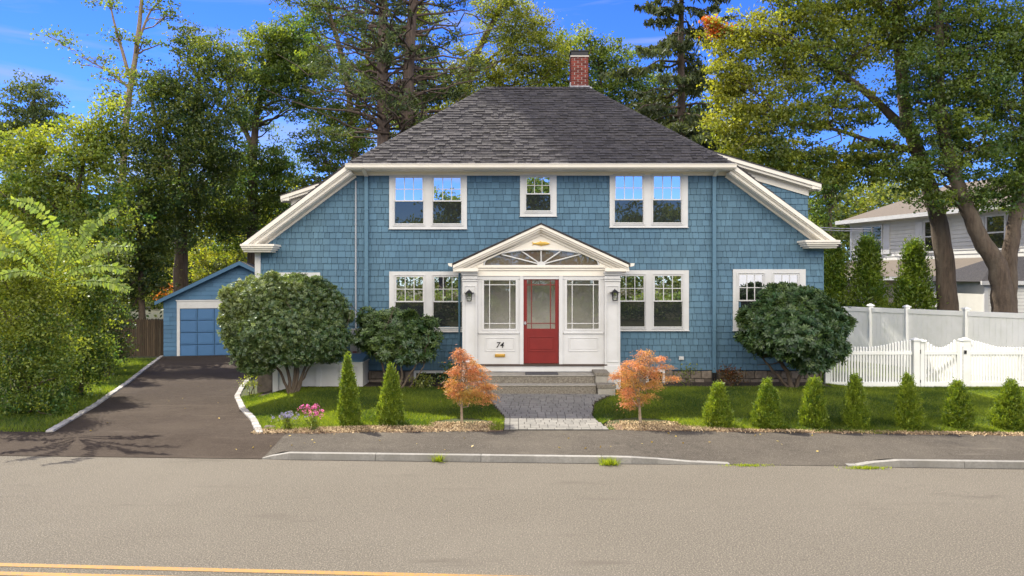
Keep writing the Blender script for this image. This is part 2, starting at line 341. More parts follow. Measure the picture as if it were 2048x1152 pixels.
# road
def road_y(off): return lambda x: float(Yk(x))+off
mb = MB(); v = []; xs = np.linspace(-200, 200, 81)
for x in xs: v += [(x, Yk(x)-13.5, 0), (x, Yk(x)+.02, 0)]
mb.add(v, [(2*k, 2*k+2, 2*k+3, 2*k+1) for k in range(80)]); mb.build('road', mROAD, kind='structure')
# sidewalk : narrower pieces, dark asphalt
sheet('sidewalk', np.concatenate([np.linspace(-4.16, 14, 160), np.linspace(14.5, 40, 20)]), lambda x: float(Yk(x))+.10*(kerbh(x) > .012), lambda x: float(Ys(x))+.06+.03*math.sin(x*5.1)+.02*math.sin(x*13), 10, mSIDE, .006)
def apron1(x): return float(Ys(x))+.05
sheet('driveway_apron', np.concatenate([np.linspace(-60, -12, 20), np.linspace(-11.8, -4.14, 60)]), lambda x: float(Yk(x))-.02, apron1, 10, mDRIVE, .008)
# driveway
ysd = np.linspace(13.8, 34.6, 70); mb = MB(); v = []
nx = 14
for y in ysd:
    for k in range(nx):
        x = XL(y)+(XR(y)-XL(y))*k/(nx-1); v.append((x, y, float(H(x, y))+.004))
mb.add(v, [(a*nx+b, a*nx+b+1, (a+1)*nx+b+1, (a+1)*nx+b) for a in range(69) for b in range(nx-1)], smooth=True)
mb.build('driveway', mDRIVE, kind='structure')
# kerb stones: granite pieces
def kerb_run(X0, X1, name, label):
    root = thing(name, label, 'kerb', (X0, float(Yk(X0)), 0), 'granite kerb along the road')
    x = X0; first = True
    while x < X1-.05:
        x2 = min(x+random.uniform(1.7, 2.3), X1); mb = MB(); n = 5
        for a in range(n):
            xa = x+(x2-x-.008)*(a/n)**1.6; xb = x+(x2-x-.008)*((a+1)/n)**1.6
            ha, hb = max(.012, float(kerbh(xa))), max(.012, float(kerbh(xb)))
            ya, yb = float(Yk(xa)), float(Yk(xb)); wa = .03+.1*min(1, ha/.1) if x == X0 and X0 < 0 and a == 0 else .13; wb = .13
            mb.hexa([(xa, ya-.02, -.1), (xb, yb-.02, -.1), (xb, yb+wb, -.1), (xa, ya+wa, -.1), (xa, ya, ha), (xb, yb, hb), (xb, yb+wb-.01, hb+.004), (xa, ya+wa-.01, ha+.004)], var=random.random())
        mb.build('kerb_stone', mGRAN, root)
        x = x2
    return root
kerb_run(-4.13, 3.55, 'kerb', 'long pale granite kerb from the driveway to the dropped section')
kerb_run(5.35, 24, 'kerb', 'granite kerb at the right end of the pavement, past the weeds')
# yellow lines (double)
def yl(X): return 7.5-.0615*X
mb = MB()
for off in (0, -.22):
    xs = np.linspace(-30, 30, 121); v = []
    for x in xs: v += [(x, yl(x)+off-.045, .004), (x, yl(x)+off+.045, .004)]
    mb.add(v, [(2*k, 2*k+2, 2*k+3, 2*k+1) for k in range(120)])
mb.build('road_marking', mYEL, kind='structure')
# path of pavers
mb = MB(); mbb = MB()
def pathL(Y): return np.interp(Y, [14.0, 15.1, 16.2, 17.2], [-.15, -.15, -.42, -.62])
def pathR(Y): return np.interp(Y, [14.0, 15.2, 16.3, 17.2], [1.83, 1.62, 1.80, 2.35])
y = 14.05; row = 0
while y < 17.3:
    dy = .115 if row in (0,) else .165
    x = float(pathL(y)); xe = float(pathR(y)); first = True
    x -= 0.0
    while x < xe-.03:
        w = .11 if first or xe-x < .16 else random.choice([.165, .165, .23, .115]); w = min(w, xe-x)
        z = float(H(x, y))+.03+random.uniform(-.002, .002)+.02*sm((y-15.5)/1.6)
        z2 = float(H(x, y+dy))+.03+.02*sm((y+dy-15.5)/1.6)
        g = .005
        mb.hexa([(x+g, y+g, z-.06), (x+w-g, y+g, z-.06), (x+w-g, y+dy-g, z-.06), (x+g, y+dy-g, z-.06), (x+g, y+g, z), (x+w-g, y+g, z), (x+w-g, y+dy-g, z2), (x+g, y+dy-g, z2)], var=random.random()*(.5 if first else 1))
        x += w; first = False
    y += dy; row += 1
path = mb.build('path', mPAVE, kind='structure')
v = []
ysp = np.linspace(14.04, 17.3, 20)
for y in ysp:
    e = .02*sm((y-15.5)/1.6)
    v += [(pathL(y)-.01, y, H(pathL(y), y)+.012+e), (pathR(y)+.01, y, H(pathR(y), y)+.012+e)]
mbb.add(v, [(2*k, 2*k+1, 2*k+3, 2*k+2) for k in range(19)]); mbb.build('path_bed', mBED, kind='structure')
# belgian block edging
def edging(pts, label, side):
    pts = np.array(pts); seg = np.linalg.norm(np.diff(pts, axis=0), axis=1); s = np.concatenate([[0], np.cumsum(seg)])
    mb = MB(); t = 0
    while t < s[-1]-.05:
        w = random.uniform(.17, .26); a = np.array([np.interp(t, s, pts[:, 0]), np.interp(t, s, pts[:, 1])]); b = np.array([np.interp(t+w-.015, s, pts[:, 0]), np.interp(t+w-.015, s, pts[:, 1])])
        d = (b-a)/np.linalg.norm(b-a); n = np.array([d[1], -d[0]])*side*.13
        z = float(H(a[0], a[1]))+.035+random.uniform(-.008, .012)
        q = [a, b, b+n, a+n]
        if side < 0: q = [a+n, b+n, b, a]
        mb.hexa([(p[0], p[1], z-.12) for p in q]+[(p[0]+.006*random.uniform(-1, 1), p[1], z) for p in q], var=random.random()); t += w
    o = mb.build('block_edging', mBELG, bevel=.012)
    return tag(o, label, 'edging', 'cobble edging of the driveway')
edging(_DR[:-1], 'curved cobble edging between the driveway and the left lawn', 1)
edging(_DL[:-1], 'straight cobble edging on the far left side of the driveway', -1)

# ------------------------------------------------------------------ the blue house
WY = 19.3; HS = F/WY
def fx(x, d=WY): return (x-1024)*d/F
def fz(y, d=WY): return CH+(HZ-y)*d/F
house = thing('house', 'blue shingled house with white trim, dark hip roof and red front door', 'house', (.7, WY, .25))
wins = []     # exclusion rects (px)
XA, XB = fx(512), fx(1645)
ZB = fz(738)
# wall body
wl = MB()
wl.prism([(XA+.01, .60), (XB-.01, .60), (XB-.01, 4.0), (5.50, 5.80), (-4.06, 5.80), (XA+.01, 4.0)], WY+.012, 23.8, mi=1)
rects = [(779, 934, 345, 458), (1040, 1113, 345, 433), (1219, 1375, 345, 455), (779, 940, 543, 663), (1225, 1377, 540, 661), (1465, 1610, 538, 661), (559, 641, 545, 650), (930, 1236, 520, 760)]
wrect = [(fx(a), fx(b), fz(d), fz(c)) for a, b, c, d in rects]
def topz(x):   # upper limit of shingles under the rake
    xl = fx(712); xl2 = fx(530)
    xr = fx(1451); xr2 = fx(1633)
    if x < xl: return fz(353)+(x-xl)*(fz(353)-fz(488))/(xl-xl2)+.13
    if x > xr: return fz(351)-(x-xr)*(fz(351)-fz(486))/(xr2-xr)+.13
    return fz(346)
row = 0; z = ZB-.02; ex = .161
while z < fz(346):
    x = XA-random.uniform(0, .1)
    while x < XB:
        w = random.choice([.09, .11, .13, .15, .17, .19, .22])*random.uniform(.92, 1.08)
        x0 = max(x, XA); x1 = min(x+w-.008, XB); x += w
        if x1-x0 < .02: continue
        zt = z+ex+.012
        lim = min(topz(x0), topz(x1))
        if z+.03 > lim: continue
        zt = min(zt, lim)
        if any(x0 > a+.02 and x1 < b-.02 and z > c+.02 and zt < d-.0 for a, b, c, d in wrect): continue
        j = random.uniform(-.003, .002); t0 = random.uniform(.024, .029); sl_ = random.uniform(-.002, .002)
        zt0 = zt1 = zt
        if x1 < fx(712): zt0 = min(z+ex+.012, topz(x0)); zt1 = min(z+ex+.012, topz(x1))
        wl.hexa([(x0, WY-t0, z+j), (x1, WY-t0-sl_*.3, z+j+sl_*.4), (x1, WY+.012, z+j), (x0, WY+.012, z+j), (x0, WY-.004, zt), (x1, WY-.004, zt), (x1, WY+.012, zt), (x0, WY+.012, zt)], var=random.random())
    z += ex; row += 1
# side walls shingle rows (right side seen from a step aside)
for (xs_, sgn) in ((XB, 1), (XA, -1)):
    z = ZB-.02
    while z < 3.75:
        y = WY-.02
        while y < 23.7:
            w = random.uniform(.12, .24)
            xa, xb = (xs_-.01, xs_+.024) if sgn > 0 else (xs_-.024, xs_+.01)
            wl.box(xa, xb, y, min(y+w-.008, 23.75), z, z+ex, var=random.random()); y += w
        z += ex
wl.build('wall', [mBLUE, mBLUED], house)
# foundation
fd = MB(); fd.box(XA+.03, XB-.03, WY+.02, 23.7, -.6, ZB+.02, var=.1)
x = XA+.02
for zr in (0.02, .2, .4):
    x = XA+.03
    while x < XB-.05:
        w = random.uniform(.22, .48); h = random.uniform(.17, .205)
        if not (-1.4 < x < 2.7):
            x1 = min(x+w-.02, XB-.03)
            jj = [random.uniform(-.015, .015) for _ in range(8)]
            zt_ = min(zr+h, ZB-.01)
            fd.hexa([(x+jj[0], WY-.01, zr), (x1+jj[1], WY-.01, zr), (x1, WY+.05, zr), (x, WY+.05, zr), (x+jj[2], WY-.01+jj[3]*.6, zt_), (x1+jj[4], WY-.01, zt_), (x1, WY+.05, zt_), (x, WY+.05, zt_)], var=random.random())
        x += w
fd.build('foundation', mSTONE, house, bevel=.015)
tag  # keep
# ---- roof
RL = np.array([-.75, 21.54, 8.46]); RR = np.array([2.19, 21.54, 8.46])
EL = np.array([-4.15, 18.8, 5.84]); ER = np.array([5.59, 18.8, 5.84])
BLf = np.array([fx(482, 18.8), 18.8, 3.81]); BRf = np.array([fx(1681, 18.8), 18.8, 3.81])
def back(p): return np.array([p[0], 2*21.54-p[1], p[2]])
roof = MB()
def slab(poly, th=.05, **k):
    poly = [np.asarray(p, float) for p in poly]; n = len(poly); dn = np.array([0, 0, -th])
    roof.add(poly+[p+dn for p in poly], [tuple(range(n)), tuple(range(2*n-1, n-1, -1))]+[(i, i+n, (i+1) % n+n, (i+1) % n) for i in range(n)], var=.2, **k)
slab([EL, ER, RR, RL]); slab([back(ER), back(EL), RL, RR])
slab([BLf, EL, RL, back(EL), back(BLf)][::-1]); slab([BRf, ER, RR, back(ER), back(BRf)])
def shingle_plane(mb, o, u, v, n, Lv, ext, exposure=.118, seedv=0, tab=(.11, .26)):
    k = 0; s = 0
    while s < Lv:
        s1 = min(s+exposure, Lv); a0, a1 = ext(s); b0, b1 = ext(s1)
        a = a0; ph = random.random()
        rowv = random.uniform(-.06, .06)
        while a < a1:
            w = random.uniform(*tab); e = min(a+w, a1)
            up = random.random() < .5
            th = .018+(.020 if up else 0)*random.uniform(.6, 1.1)
            j = random.uniform(-.006, .006)
            c0 = max(a, b0) if True else a; c1 = min(e, b1)
            if c1 > c0:
                p = [o+u*a+v*(s+j), o+u*(e-.004)+v*(s+j), o+u*min(e-.004, max(c1, c0))+v*(s1+.01), o+u*c0+v*(s1+.01)]
                mb.hexa([p[0]-n*.004, p[1]-n*.004, p[2]-n*.004, p[3]-n*.004, p[0]+n*th, p[1]+n*th, p[2]+n*(th*.25), p[3]+n*(th*.25)], var=np.clip(random.gauss(.5 if up else .38, .17)+rowv, 0, 1))
            a = e
        s = s1; k += 1
u = np.array([1., 0, 0]); vv = RL-EL; vv[0] = 0; Lv = np.linalg.norm(vv); v = vv/Lv; n = np.cross(u, v)
kL = (RL[0]-EL[0])/Lv
shingle_plane(roof, EL+n*.003-v*.03, u, v, n, Lv+.02, lambda s: (kL*s, ER[0]-EL[0]-kL*s))
# side planes (u along -Y for left so normals point out)
for sg, B, E, Rr in ((-1, BLf, EL, RL), (1, BRf, ER, RR)):
    vs_ = np.array([Rr[0]-B[0], 0, Rr[2]-B[2]]); Ls = np.linalg.norm(vs_); vs_ /= Ls
    uu = np.array([0, 1., 0]) if sg > 0 else np.array([0, -1., 0])
    nn_ = np.cross(uu, vs_)
    o = B.copy() if sg > 0 else back(B)
    s_e = Ls*(E[2]-B[2])/(Rr[2]-B[2])
    def ext(s, s_e=s_e, Ls=Ls):
        if s < s_e: return (0, 5.48)
        k = (s-s_e)/(Ls-s_e)*2.74; return (k, 5.48-k)
    shingle_plane(roof, o+nn_*.003, uu, vs_, nn_, Ls, ext, tab=(.2, .4))
# hip & ridge caps
def caps(A, B, w=.13):
    A = np.asarray(A, float); B = np.asarray(B, float); d = B-A; Ld = np.linalg.norm(d); d /= Ld; sd = np.cross(d, (0, 0, 1)); sd /= np.linalg.norm(sd); nu = np.cross(sd, d)
    t = 0
    while t < Ld:
        a = A+d*t+nu*.028; b = A+d*min(t+.17, Ld)+nu*.008
        dr = nu*.085
        roof.add([a-sd*w-dr, a, a+sd*w-dr, b-sd*w-dr, b, b+sd*w-dr], [(0, 1, 4, 3), (1, 2, 5, 4), (0, 2, 1)], var=random.uniform(.3, .8)); t += .14
caps(EL, RL); caps(ER, RR); caps(RL, RR); caps(back(EL), RL); caps(back(ER), RR)
roof.build('roof', mROOF, house)
# chimney
cx, cy = (1158-1024)*22.0/F, 22.0
ch = MB(); cw = .25; z0, z1 = 7.6, fz(118, 22.0)
ch.box(cx-cw+.012, cx+cw-.012, cy-.23, cy+.35, z0, z1-.01, mi=1)
z = z0; rr = 0
while z < z1-.03:
    for face in range(3):
        a0, a1 = (cx-cw, cx+cw) if face == 0 else (cy-.242, cy+.36)
        a = a0-(.1 if rr % 2 else 0)
        while a < a1:
            b = min(a+.2, a1); a_ = max(a, a0)
            if b-a_ > .02:
                if face == 0: ch.box(a_, b-.01, cy-.242, cy-.2, z, z+.057, var=random.random())
                elif face == 1: ch.box(cx-cw, cx-cw+.03, a_+.001, b-.01, z, z+.057, var=random.random())
                else: ch.box(cx+cw-.03, cx+cw, a_+.001, b-.01, z, z+.057, var=random.random())
            a += .21
    z += .068; rr += 1
cho = ch.build('chimney', [mBRICK, mMORTAR], house)
c2 = MB(); c2.box(cx-.27, cx+.27, cy-.26, cy+.37, z1-.01, z1+.03); c2.build('chimney_crown', mMORTAR, cho)
c2 = MB()
zc = z1+.03
c2.box(cx-.245, cx+.245, cy-.235, cy-.225, zc, zc+.13); c2.box(cx-.245, cx+.245, cy+.335, cy+.345, zc, zc+.13)
c2.box(cx-.245, cx-.235, cy-.22, cy+.33, zc, zc+.13); c2.box(cx+.235, cx+.245, cy-.22, cy+.33, zc, zc+.13)
c2.box(cx-.27, cx+.27, cy-.26, cy+.37, zc+.13, zc+.155); c2.build('chimney_cap', mBLACK, cho)
c2 = MB(); c2.box(cx-cw-.03, cx+cw+.03, cy-.275, cy-.245, 8.1, 8.56); c2.hexa([(cx-cw-.12, cy-.5, 8.30), (cx+cw+.1, cy-.5, 8.30), (cx+cw+.1, cy-.26, 8.49), (cx-cw-.12, cy-.26, 8.49), (cx-cw-.12, cy-.5, 8.34), (cx+cw+.1, cy-.5, 8.34), (cx+cw+.1, cy-.26, 8.53), (cx-cw-.12, cy-.26, 8.53)])
c2.box(cx-cw-.035, cx-cw-.005, cy-.27, cy+.36, 8.1, 8.66); c2.build('chimney_flashing', mLEAD, cho)

# ---- eaves / rakes
tr = MB()
yf = 18.80
# gutter profile along X
gx0, gx1 = fx(692, yf), fx(1471, yf)
prof = [(0, 0), (-.085, .005), (-.115, .045), (-.105, .07), (-.125, .10), (-.125, .118), (0, .118)]
zg = fz(338, yf)
n_ = len(prof)
vs2 = [(gx0, yf+a, zg+b) for a, b in prof]+[(gx1, yf+a, zg+b) for a, b in prof]
gt = MB(); gt.add(vs2, [tuple(range(n_)), tuple(range(2*n_-1, n_-1, -1))]+[(i, i+n_, (i+1) % n_+n_, (i+1) % n_) for i in range(n_)])
gt.build('gutter', mTRIM, house)
# soffit + frieze
tr.box(gx0+.02, gx1-.02, yf+.003, WY+.1, fz(338, yf)-.02, fz(333, yf))
tr.box(fx(700), fx(1463), WY-.045, WY+.01, fz(351.5), fz(336))
tr.box(fx(700), fx(1463), WY-.10, WY-.05, fz(340), fz(335))
def rake_side(mir):
    X = (lambda x: 2163-x) if mir else (lambda x: x)
    dyb = -3 if mir else 0
    def band(o0, o1, yfront, yback=WY+.01, dd=None):
        dd = dd or yfront
        def tp(o): return (X(693+19*o/27.5), 333+20*o/27.5)
        def bt(o): return (X(482+50*o/27.5), 491+dyb-3*o/27.5)
        pts = [tp(o0), bt(o0), bt(o1), tp(o1)]
        tr.prism([(fx(px, dd), fz(py, dd)) for px, py in pts], yfront, yback)
    band(-1.5, 6, 18.78); band(6, 9.5, 18.83); band(9.5, 16, 18.88); band(16, 18.5, 18.93)
    band(17.5, 27.5, WY-.05); band(25, 28.5, WY-.07)
rake_side(False); rake_side(True)
# cornice returns
for (a, b, y0) in ((480, 548, 488), (1611, 1681, 480)):
    m_ = (a+b)/2; hw = (b-a)/2
    for k, (dy0, dy1, ins, yfr) in enumerate(((0, 4, 0, 18.72), (4, 8, 2, 18.75), (8, 12, 4, 18.80), (12, 16, 7, 18.86))):
        tr.box(fx(m_-hw+ins, yfr), fx(m_+hw-ins, yfr), yfr, WY+.02, fz(y0+dy1, yfr), fz(y0+dy0, yfr))
tr.build('eave_trim', mTRIM, house)
cb = MB(); cb.box(fx(511), fx(522), WY-.045, WY+.01, fz(740), fz(503)); cb.box(fx(511)-.005, fx(511)+.03, WY-.04, WY+.12, fz(740), fz(503)+.003); cb.build('corner_board', mWHITE, house)
# ---- side dormers
def dormer(sg, Y0, Y1, xo, zo, slope):
    """sg side; outer eave x at xo (abs), height zo"""
    mb = MB()
    def zside(x): return 5.84-.77*abs(x-.72)+.77*4.87
    xw = xo-.24*sg
    # roof meets side plane at xi
    # zo+slope*|xo-x| = 5.84+.77*(4.87-|x-.72|)
    axo = abs(xo-.72); t = (zo+slope*axo-5.84-.77*4.87)/(slope-.77); xi = .72+sg*t; zi = zo+slope*(axo-t)
    # cheek wall
    zw = zo+slope*.24-.03
    poly = [(xi, zi-.05), (xw, zw), (xw, zside(xw)-.2), (xi, zside(xi)-.3)]
    mb.prism(poly, Y0, Y1, mi=1)
    z = zside(xw)-.2
    while z < zi:
        if sg > 0:
            x = xi
            while x < xw:
                w = random.uniform(.1, .2); x0, x1 = x, min(x+w-.008, xw); x += w
                lim = zo+slope*(abs(xo-.72)-abs(x1-.72))-.05
                if z > lim-.02 or z+ex < zside(x1)-.3: continue
                zt = min(z+ex, lim)
                mb.hexa([(x0, Y0-.024, z), (x1, Y0-.024, z), (x1, Y0+.01, z), (x0, Y0+.01, z), (x0, Y0-.004, zt), (x1, Y0-.004, zt), (x1, Y0+.01, zt), (x0, Y0+.01, zt)], var=random.random())
        z += ex
    o = mb.build('dormer', [mBLUE, mBLUED], house)
    t2 = MB()
    def lim(x): return zo+slope*(abs(xo-.72)-abs(x-.72))
    for d0, d1, yy in ((0, .10, Y0-.30), (.10, .17, Y0-.25), (.16, .36, Y0-.05)):
        xe = xo if d0 < .15 else xw
        t2.prism([(xi, lim(xi)-d0), (xe, lim(xe)-d0), (xe, lim(xe)-d1), (xi, lim(xi)-d1)], yy, Y0+.02)
    t2.box(min(xo, xw), max(xo, xw), Y0-.28, Y1+.2, lim(xo)-.13, lim(xo)-.01)
    t2.build('dormer_trim', mTRIM, o)
    t3 = MB(); t3.prism([(xi, lim(xi)+.03), (xo+.03*sg, lim(xo)+.02), (xo+.03*sg, lim(xo)), (xi, lim(xi))], Y0-.32, Y1+.3, var=.4); t3.build('dormer_roof', mROOF, o)
dormer(1, 20.1, 23.4, 8.17, 5.47, .295)
dormer(-1, 22.0, 23.6, -6.70, 5.36, .33)

# ---- windows
def sash_window(casing, glasses, gy0, gy1, rail, d=WY, top_over=False, cas_t=.05, mcas=None):
    mcas = mcas or mWHITE
    c0, c1, ct, cbm = casing
    X = lambda x: fx(x, d); Z = lambda y: fz(y, d)
    mb = MB(); yf_ = d-cas_t
    g = sorted(glasses); fr = 3.2   # sash frame px
    op = [(a-fr, b+fr) for a, b in g]; ot, ob = gy0-fr, gy1+fr+1
    edges = [c0]+[e for o_ in op for e in o_]+[c1]
    for k in range(0, len(edges), 2): mb.box(X(edges[k]), X(edges[k+1]), yf_, d+.01, Z(cbm), Z(ct))
    for a, b in op:
        mb.box(X(a), X(b), yf_, d+.01, Z(ot), Z(ct)); mb.box(X(a), X(b), yf_, d+.01, Z(cbm), Z(ob))
        mb.box(X(a)-.025, X(b)+.025, yf_-.012, yf_-.001, Z(ot), Z(ot-1.6))      # stop bead
        mb.box(X(a)-.025, X(a), yf_-.012, yf_-.001, Z(ob), Z(ot)); mb.box(X(b), X(b)+.025, yf_-.012, yf_-.001, Z(ob), Z(ot))
        mb.box(X(a)-.03, X(b)+.03, yf_-.022, yf_-.001, Z(ob+1.8), Z(ob))
    mb.box(X(c0)-.012, X(c1)+.012, yf_-.03, d+.01, Z(cbm)-.018, Z(cbm))
    w = mb.build('window', mcas, house)
    for a, b in g:
        s = MB(); yu = d-.012
        # upper sash
        s.box(X(a-fr), X(a), yu-.03, yu+.01, Z(rail+1.2), Z(gy0-fr)); s.box(X(b), X(b+fr), yu-.03, yu+.01, Z(rail+1.2), Z(gy0-fr))
        s.box(X(a), X(b), yu-.03, yu+.01, Z(gy0), Z(gy0-fr)); s.box(X(a), X(b), yu-.03, yu+.01, Z(rail+1.2), Z(rail-1.2))
        for k in (1, 2): xm = a+(b-a)*k/3; s.box(X(xm-.7), X(xm+.7), yu-.024, yu, Z(rail-1.2), Z(gy0))
        ym = (gy0+rail)/2-.3; s.box(X(a), X(b), yu-.022, yu-.002, Z(ym+.7), Z(ym-.7))
        s.build('upper_sash', mWHITE, w)
        l = MB(); l.box(X(a-fr), X(a-fr+1.6), yu-.018, yu+.012, Z(gy1+fr), Z(rail+1.2)); l.box(X(b+fr-1.6), X(b+fr), yu-.018, yu+.012, Z(gy1+fr), Z(rail+1.2))
        l.box(X(a-fr+1.6), X(b+fr-1.6), yu-.018, yu+.012, Z(gy1+fr), Z(gy1+fr-2.2)); l.build('lower_sash', mWHITE, w)
        p = MB(); p.add([(X(a), yu-.008, Z(rail)), (X(b), yu-.008, Z(rail)), (X(b), yu-.008, Z(gy0)), (X(a), yu-.008, Z(gy0))], [(0, 1, 2, 3)]); p.build('pane', mGLASS, w)
        p = MB(); p.add([(X(a-fr+1.6), yu+.004, Z(gy1+fr-2)), (X(b+fr-1.6), yu+.004, Z(gy1+fr-2)), (X(b+fr-1.6), yu+.004, Z(rail)), (X(a-fr+1.6), yu+.004, Z(rail))], [(0, 1, 2, 3)])
        p.build('screened_pane', mSCREEN, w)
    return w
sash_window((779, 934, 350.5, 457.5), [(791.5, 845), (868, 921)], 356, 446, 402)
sash_window((1040, 1113, 350.5, 432.5), [(1054, 1099)], 355, 420, 388)
sash_window((1219, 1375, 350.5, 454.5), [(1231, 1284), (1307.5, 1360)], 353, 444, 399.5)
sash_window((779, 934, 543, 662.5), [(793, 846), (869, 922)], 554, 653, 603)
sash_window((1223, 1377, 540.5, 660.5), [(1234, 1287), (1309, 1362)], 552, 652, 602)
sash_window((1465, 1610, 538.5, 660.5), [(1478, 1524), (1548, 1594)], 550, 651, 601)
mb = MB(); mb.box(fx(559), fx(641), WY-.05, WY+.01, fz(650), fz(545)); mb.box(fx(567), fx(633), WY-.058, WY-.049, fz(643), fz(553)); mb.build('wall_panel', mWHITE, house)
# basement windows
for a, b, t, bo in ((828, 902, 741, 777), (1292, 1329, 739, 774)):
    mb = MB(); X0, X1, Z0, Z1 = fx(a), fx(b), fz(bo), fz(t)
    for (p, q, r_, s_) in ((X0, X1, Z0, Z0+.06), (X0, X1, Z1-.06, Z1), (X0, X0+.06, Z0+.06, Z1-.06), (X1-.06, X1, Z0+.06, Z1-.06)): mb.box(p, q, WY-.06, WY+.03, r_, s_)
    w = mb.build('basement_window', mWHITE, house)
    p = MB(); p.add([(X0+.05, WY-.015, Z0+.05), (X1-.05, WY-.015, Z0+.05), (X1-.05, WY-.015, Z1-.05), (X0+.05, WY-.015, Z1-.05)], [(0, 1, 2, 3)]); p.build('pane', mSCREEN, w)
# downspouts, conduit
for xc in (734, 1426.5):
    mb = MB(); xw0, xw1 = fx(xc-3.6), fx(xc+3.6)
    bottom = fz(745)
    mb.box(xw0, xw1, WY-.115, WY-.045, bottom, fz(352))
    for y in (420, 540, 660): mb.box(xw0-.012, xw1+.012, WY-.12, WY-.03, fz(y+1.2), fz(y-1.2))
    ds = mb.build('downspout', mBLUEP, house, bevel=.008)
    mb = MB(); mb.hexa([(xw0, WY-.12, fz(354)), (xw1, WY-.12, fz(354)), (xw1, WY-.045, fz(354)), (xw0, WY-.045, fz(354)), (xw0-.0, 18.70, fz(336, 18.75)), (xw1, 18.70, fz(336, 18.75)), (xw1, 18.78, fz(336, 18.75)), (xw0, 18.78, fz(336, 18.75))])
    mb.build('elbow', mTRIM, ds)
    mb = MB(); mb.box(xw0-.005, xw1+.005, WY-.12, WY-.04, fz(759), bottom+.01); mb.build('drain_boot', mBLACK, ds)
mb = MB(); mb.tube([(fx(712.5), WY-.06, fz(660)), (fx(712.5), WY-.06, fz(362))], .022, 8)
for y in (449, 543): mb.tube([(fx(712.5), WY-.06, fz(y+1)), (fx(712.5), WY-.06, fz(y-1))], .03, 8)
mb.build('conduit', mCOND, house)
mb = MB(); mb.box(fx(703), fx(724), WY-.16, WY-.03, fz(711), fz(657)); mx_ = mb.build('meter_box', mGREY, house, bevel=.01)
m2 = MB(); m2.tube([(fx(713), WY-.28, fz(668)), (fx(713), WY-.16, fz(668))], [.075, .085], 20); m2.build('meter_dial', mCOND, mx_)
m2 = MB(); m2.box(fx(708), fx(716), WY-.166, WY-.159, fz(704), fz(701.5)); m2.build('warning_sticker', mRED, mx_)
mb = MB(); mb.box(fx(1357), fx(1366), WY-.09, WY-.02, fz(719), fz(712.5)); mb.box(fx(1359), fx(1364), WY-.098, WY-.088, fz(718), fz(713.5)); mb.build('outlet_box', mWHITE, house)
# bulkhead : low white panelled box with sloped shingled top
mb = MB(); dB = 18.55; X0, X1 = fx(546, dB), fx(726, dB); Zt, Zb = fz(726, dB), -.05
mb.box(X0, X1, dB, WY, Zb, Zt)
bh = mb.build('cellar_hatch', mWHITE, house)
mb = MB()
for a, b in ((546, 557), (592, 602), (632, 642), (680, 690), (715, 726)): mb.box(fx(a, dB), fx(b, dB), dB-.035, dB-.001, Zb, Zt-.10)
mb.box(X0, X1, dB-.038, dB-.001, Zt-.10, Zt); mb.box(X0-.02, X1+.02, dB-.05, WY, Zt+.001, Zt+.025)
mb.build('hatch_frame', mWHITE, bh)
mb = MB(); mb.hexa([(X0, dB-.03, Zt+.026), (X1, dB-.03, Zt+.026), (X1, WY-.03, Zt+.026), (X0, WY-.03, Zt+.026), (X0, dB-.01, Zt+.06), (X1, dB-.01, Zt+.06), (X1, WY-.03, Zt+.20), (X0, WY-.03, Zt+.20)]); mb.build('hatch_lid', mBLUEP, bh)

# ---- enclosed porch
PY = 18.0; PS = F/PY
qx = lambda x: (x-1024)/PS
qz = lambda y: CH+(HZ-y)/PS
pw = MB()
XL0, XR0 = qx(925), qx(1240)
fl = qz(729)
# base beam, floor, lintel, posts
pw.box(XL0+.05, XR0-.05, PY-.02, WY+.05, qz(743), qz(731.5)-.0)
pw.box(XL0+.05, XR0-.05, PY+.03, WY+.05, .1, qz(743)-.002)
pw.box(XL0+.02, XR0-.02, PY, WY+.05, qz(552), qz(543))           # lintel/ceiling
pw.box(qx(954), qx(1210), PY+.004, PY+.1, qz(561)+.03, qz(552)-.0)
def zone(a, b, y0, y1, yfr=PY+.02, dep=.08): pw.box(qx(a), qx(b), yfr, yfr+dep, qz(y1), qz(y0))
# left bay 955..1040, right bay 1125..1209
for (a, b, ga, gb) in ((955, 1040, 968, 1031.5), (1125, 1209, 1134, 1197.5)):
    zone(a, ga, 552.2, 667); zone(gb, b, 552.2, 667); zone(ga, gb, 552.2, 560.5); zone(ga, gb, 657.5, 667)
    zone(a, b, 667.3, 731)
    zone(a+2, b-2, 664.5, 667.3, PY-.012, .06)
    # raised panel frame
    pa, pb = (970, 1030) if a < 1000 else (1137, 1197)
    for (p, q, r_, s_) in ((pa, pb, 675, 677), (pa, pb, 701, 703.2), (pa, pa+2, 677, 701), (pb-2, pb, 677, 701)): zone(p, q, r_, s_, PY+.008, .02)
    zone(pa+4, pb-4, 679, 699, PY+.013, .02)
    zone(a, b, 728.5, 731.2, PY-.002, .03)
# door posts
for a, b in ((1039.5, 1047), (1118, 1125.5)): pw.box(qx(a), qx(b), PY-.015, PY+.12, qz(729), qz(552))
pw.build('porch_wall', mWHITE, house, bevel=.004)
# side walls of porch
sw = MB()
sw.box(XL0+.04, XL0+.10, PY+.1, WY, .3, qz(543)); sw.build('porch_side_wall', mWHITE, house); sw = MB(); sw.box(XR0-.10, XR0-.04, PY+.1, WY, .3, qz(543)); sw.build('porch_side_wall', mWHITE, house)
iw = MB(); iw.box(XL0+.1, XR0-.1, WY-.10, WY-.06, fl, qz(552)); iw.box(XL0+.1, XR0-.1, PY+.1, WY-.1, fl-.02, fl)
iw.box(qx(1030), qx(1036), WY-.13, WY-.1, fl, qz(575)); iw.box(qx(1105), qx(1111), WY-.13, WY-.1, fl, qz(575)); iw.box(qx(1030), qx(1111), WY-.13, WY-.1, qz(575), qz(569))
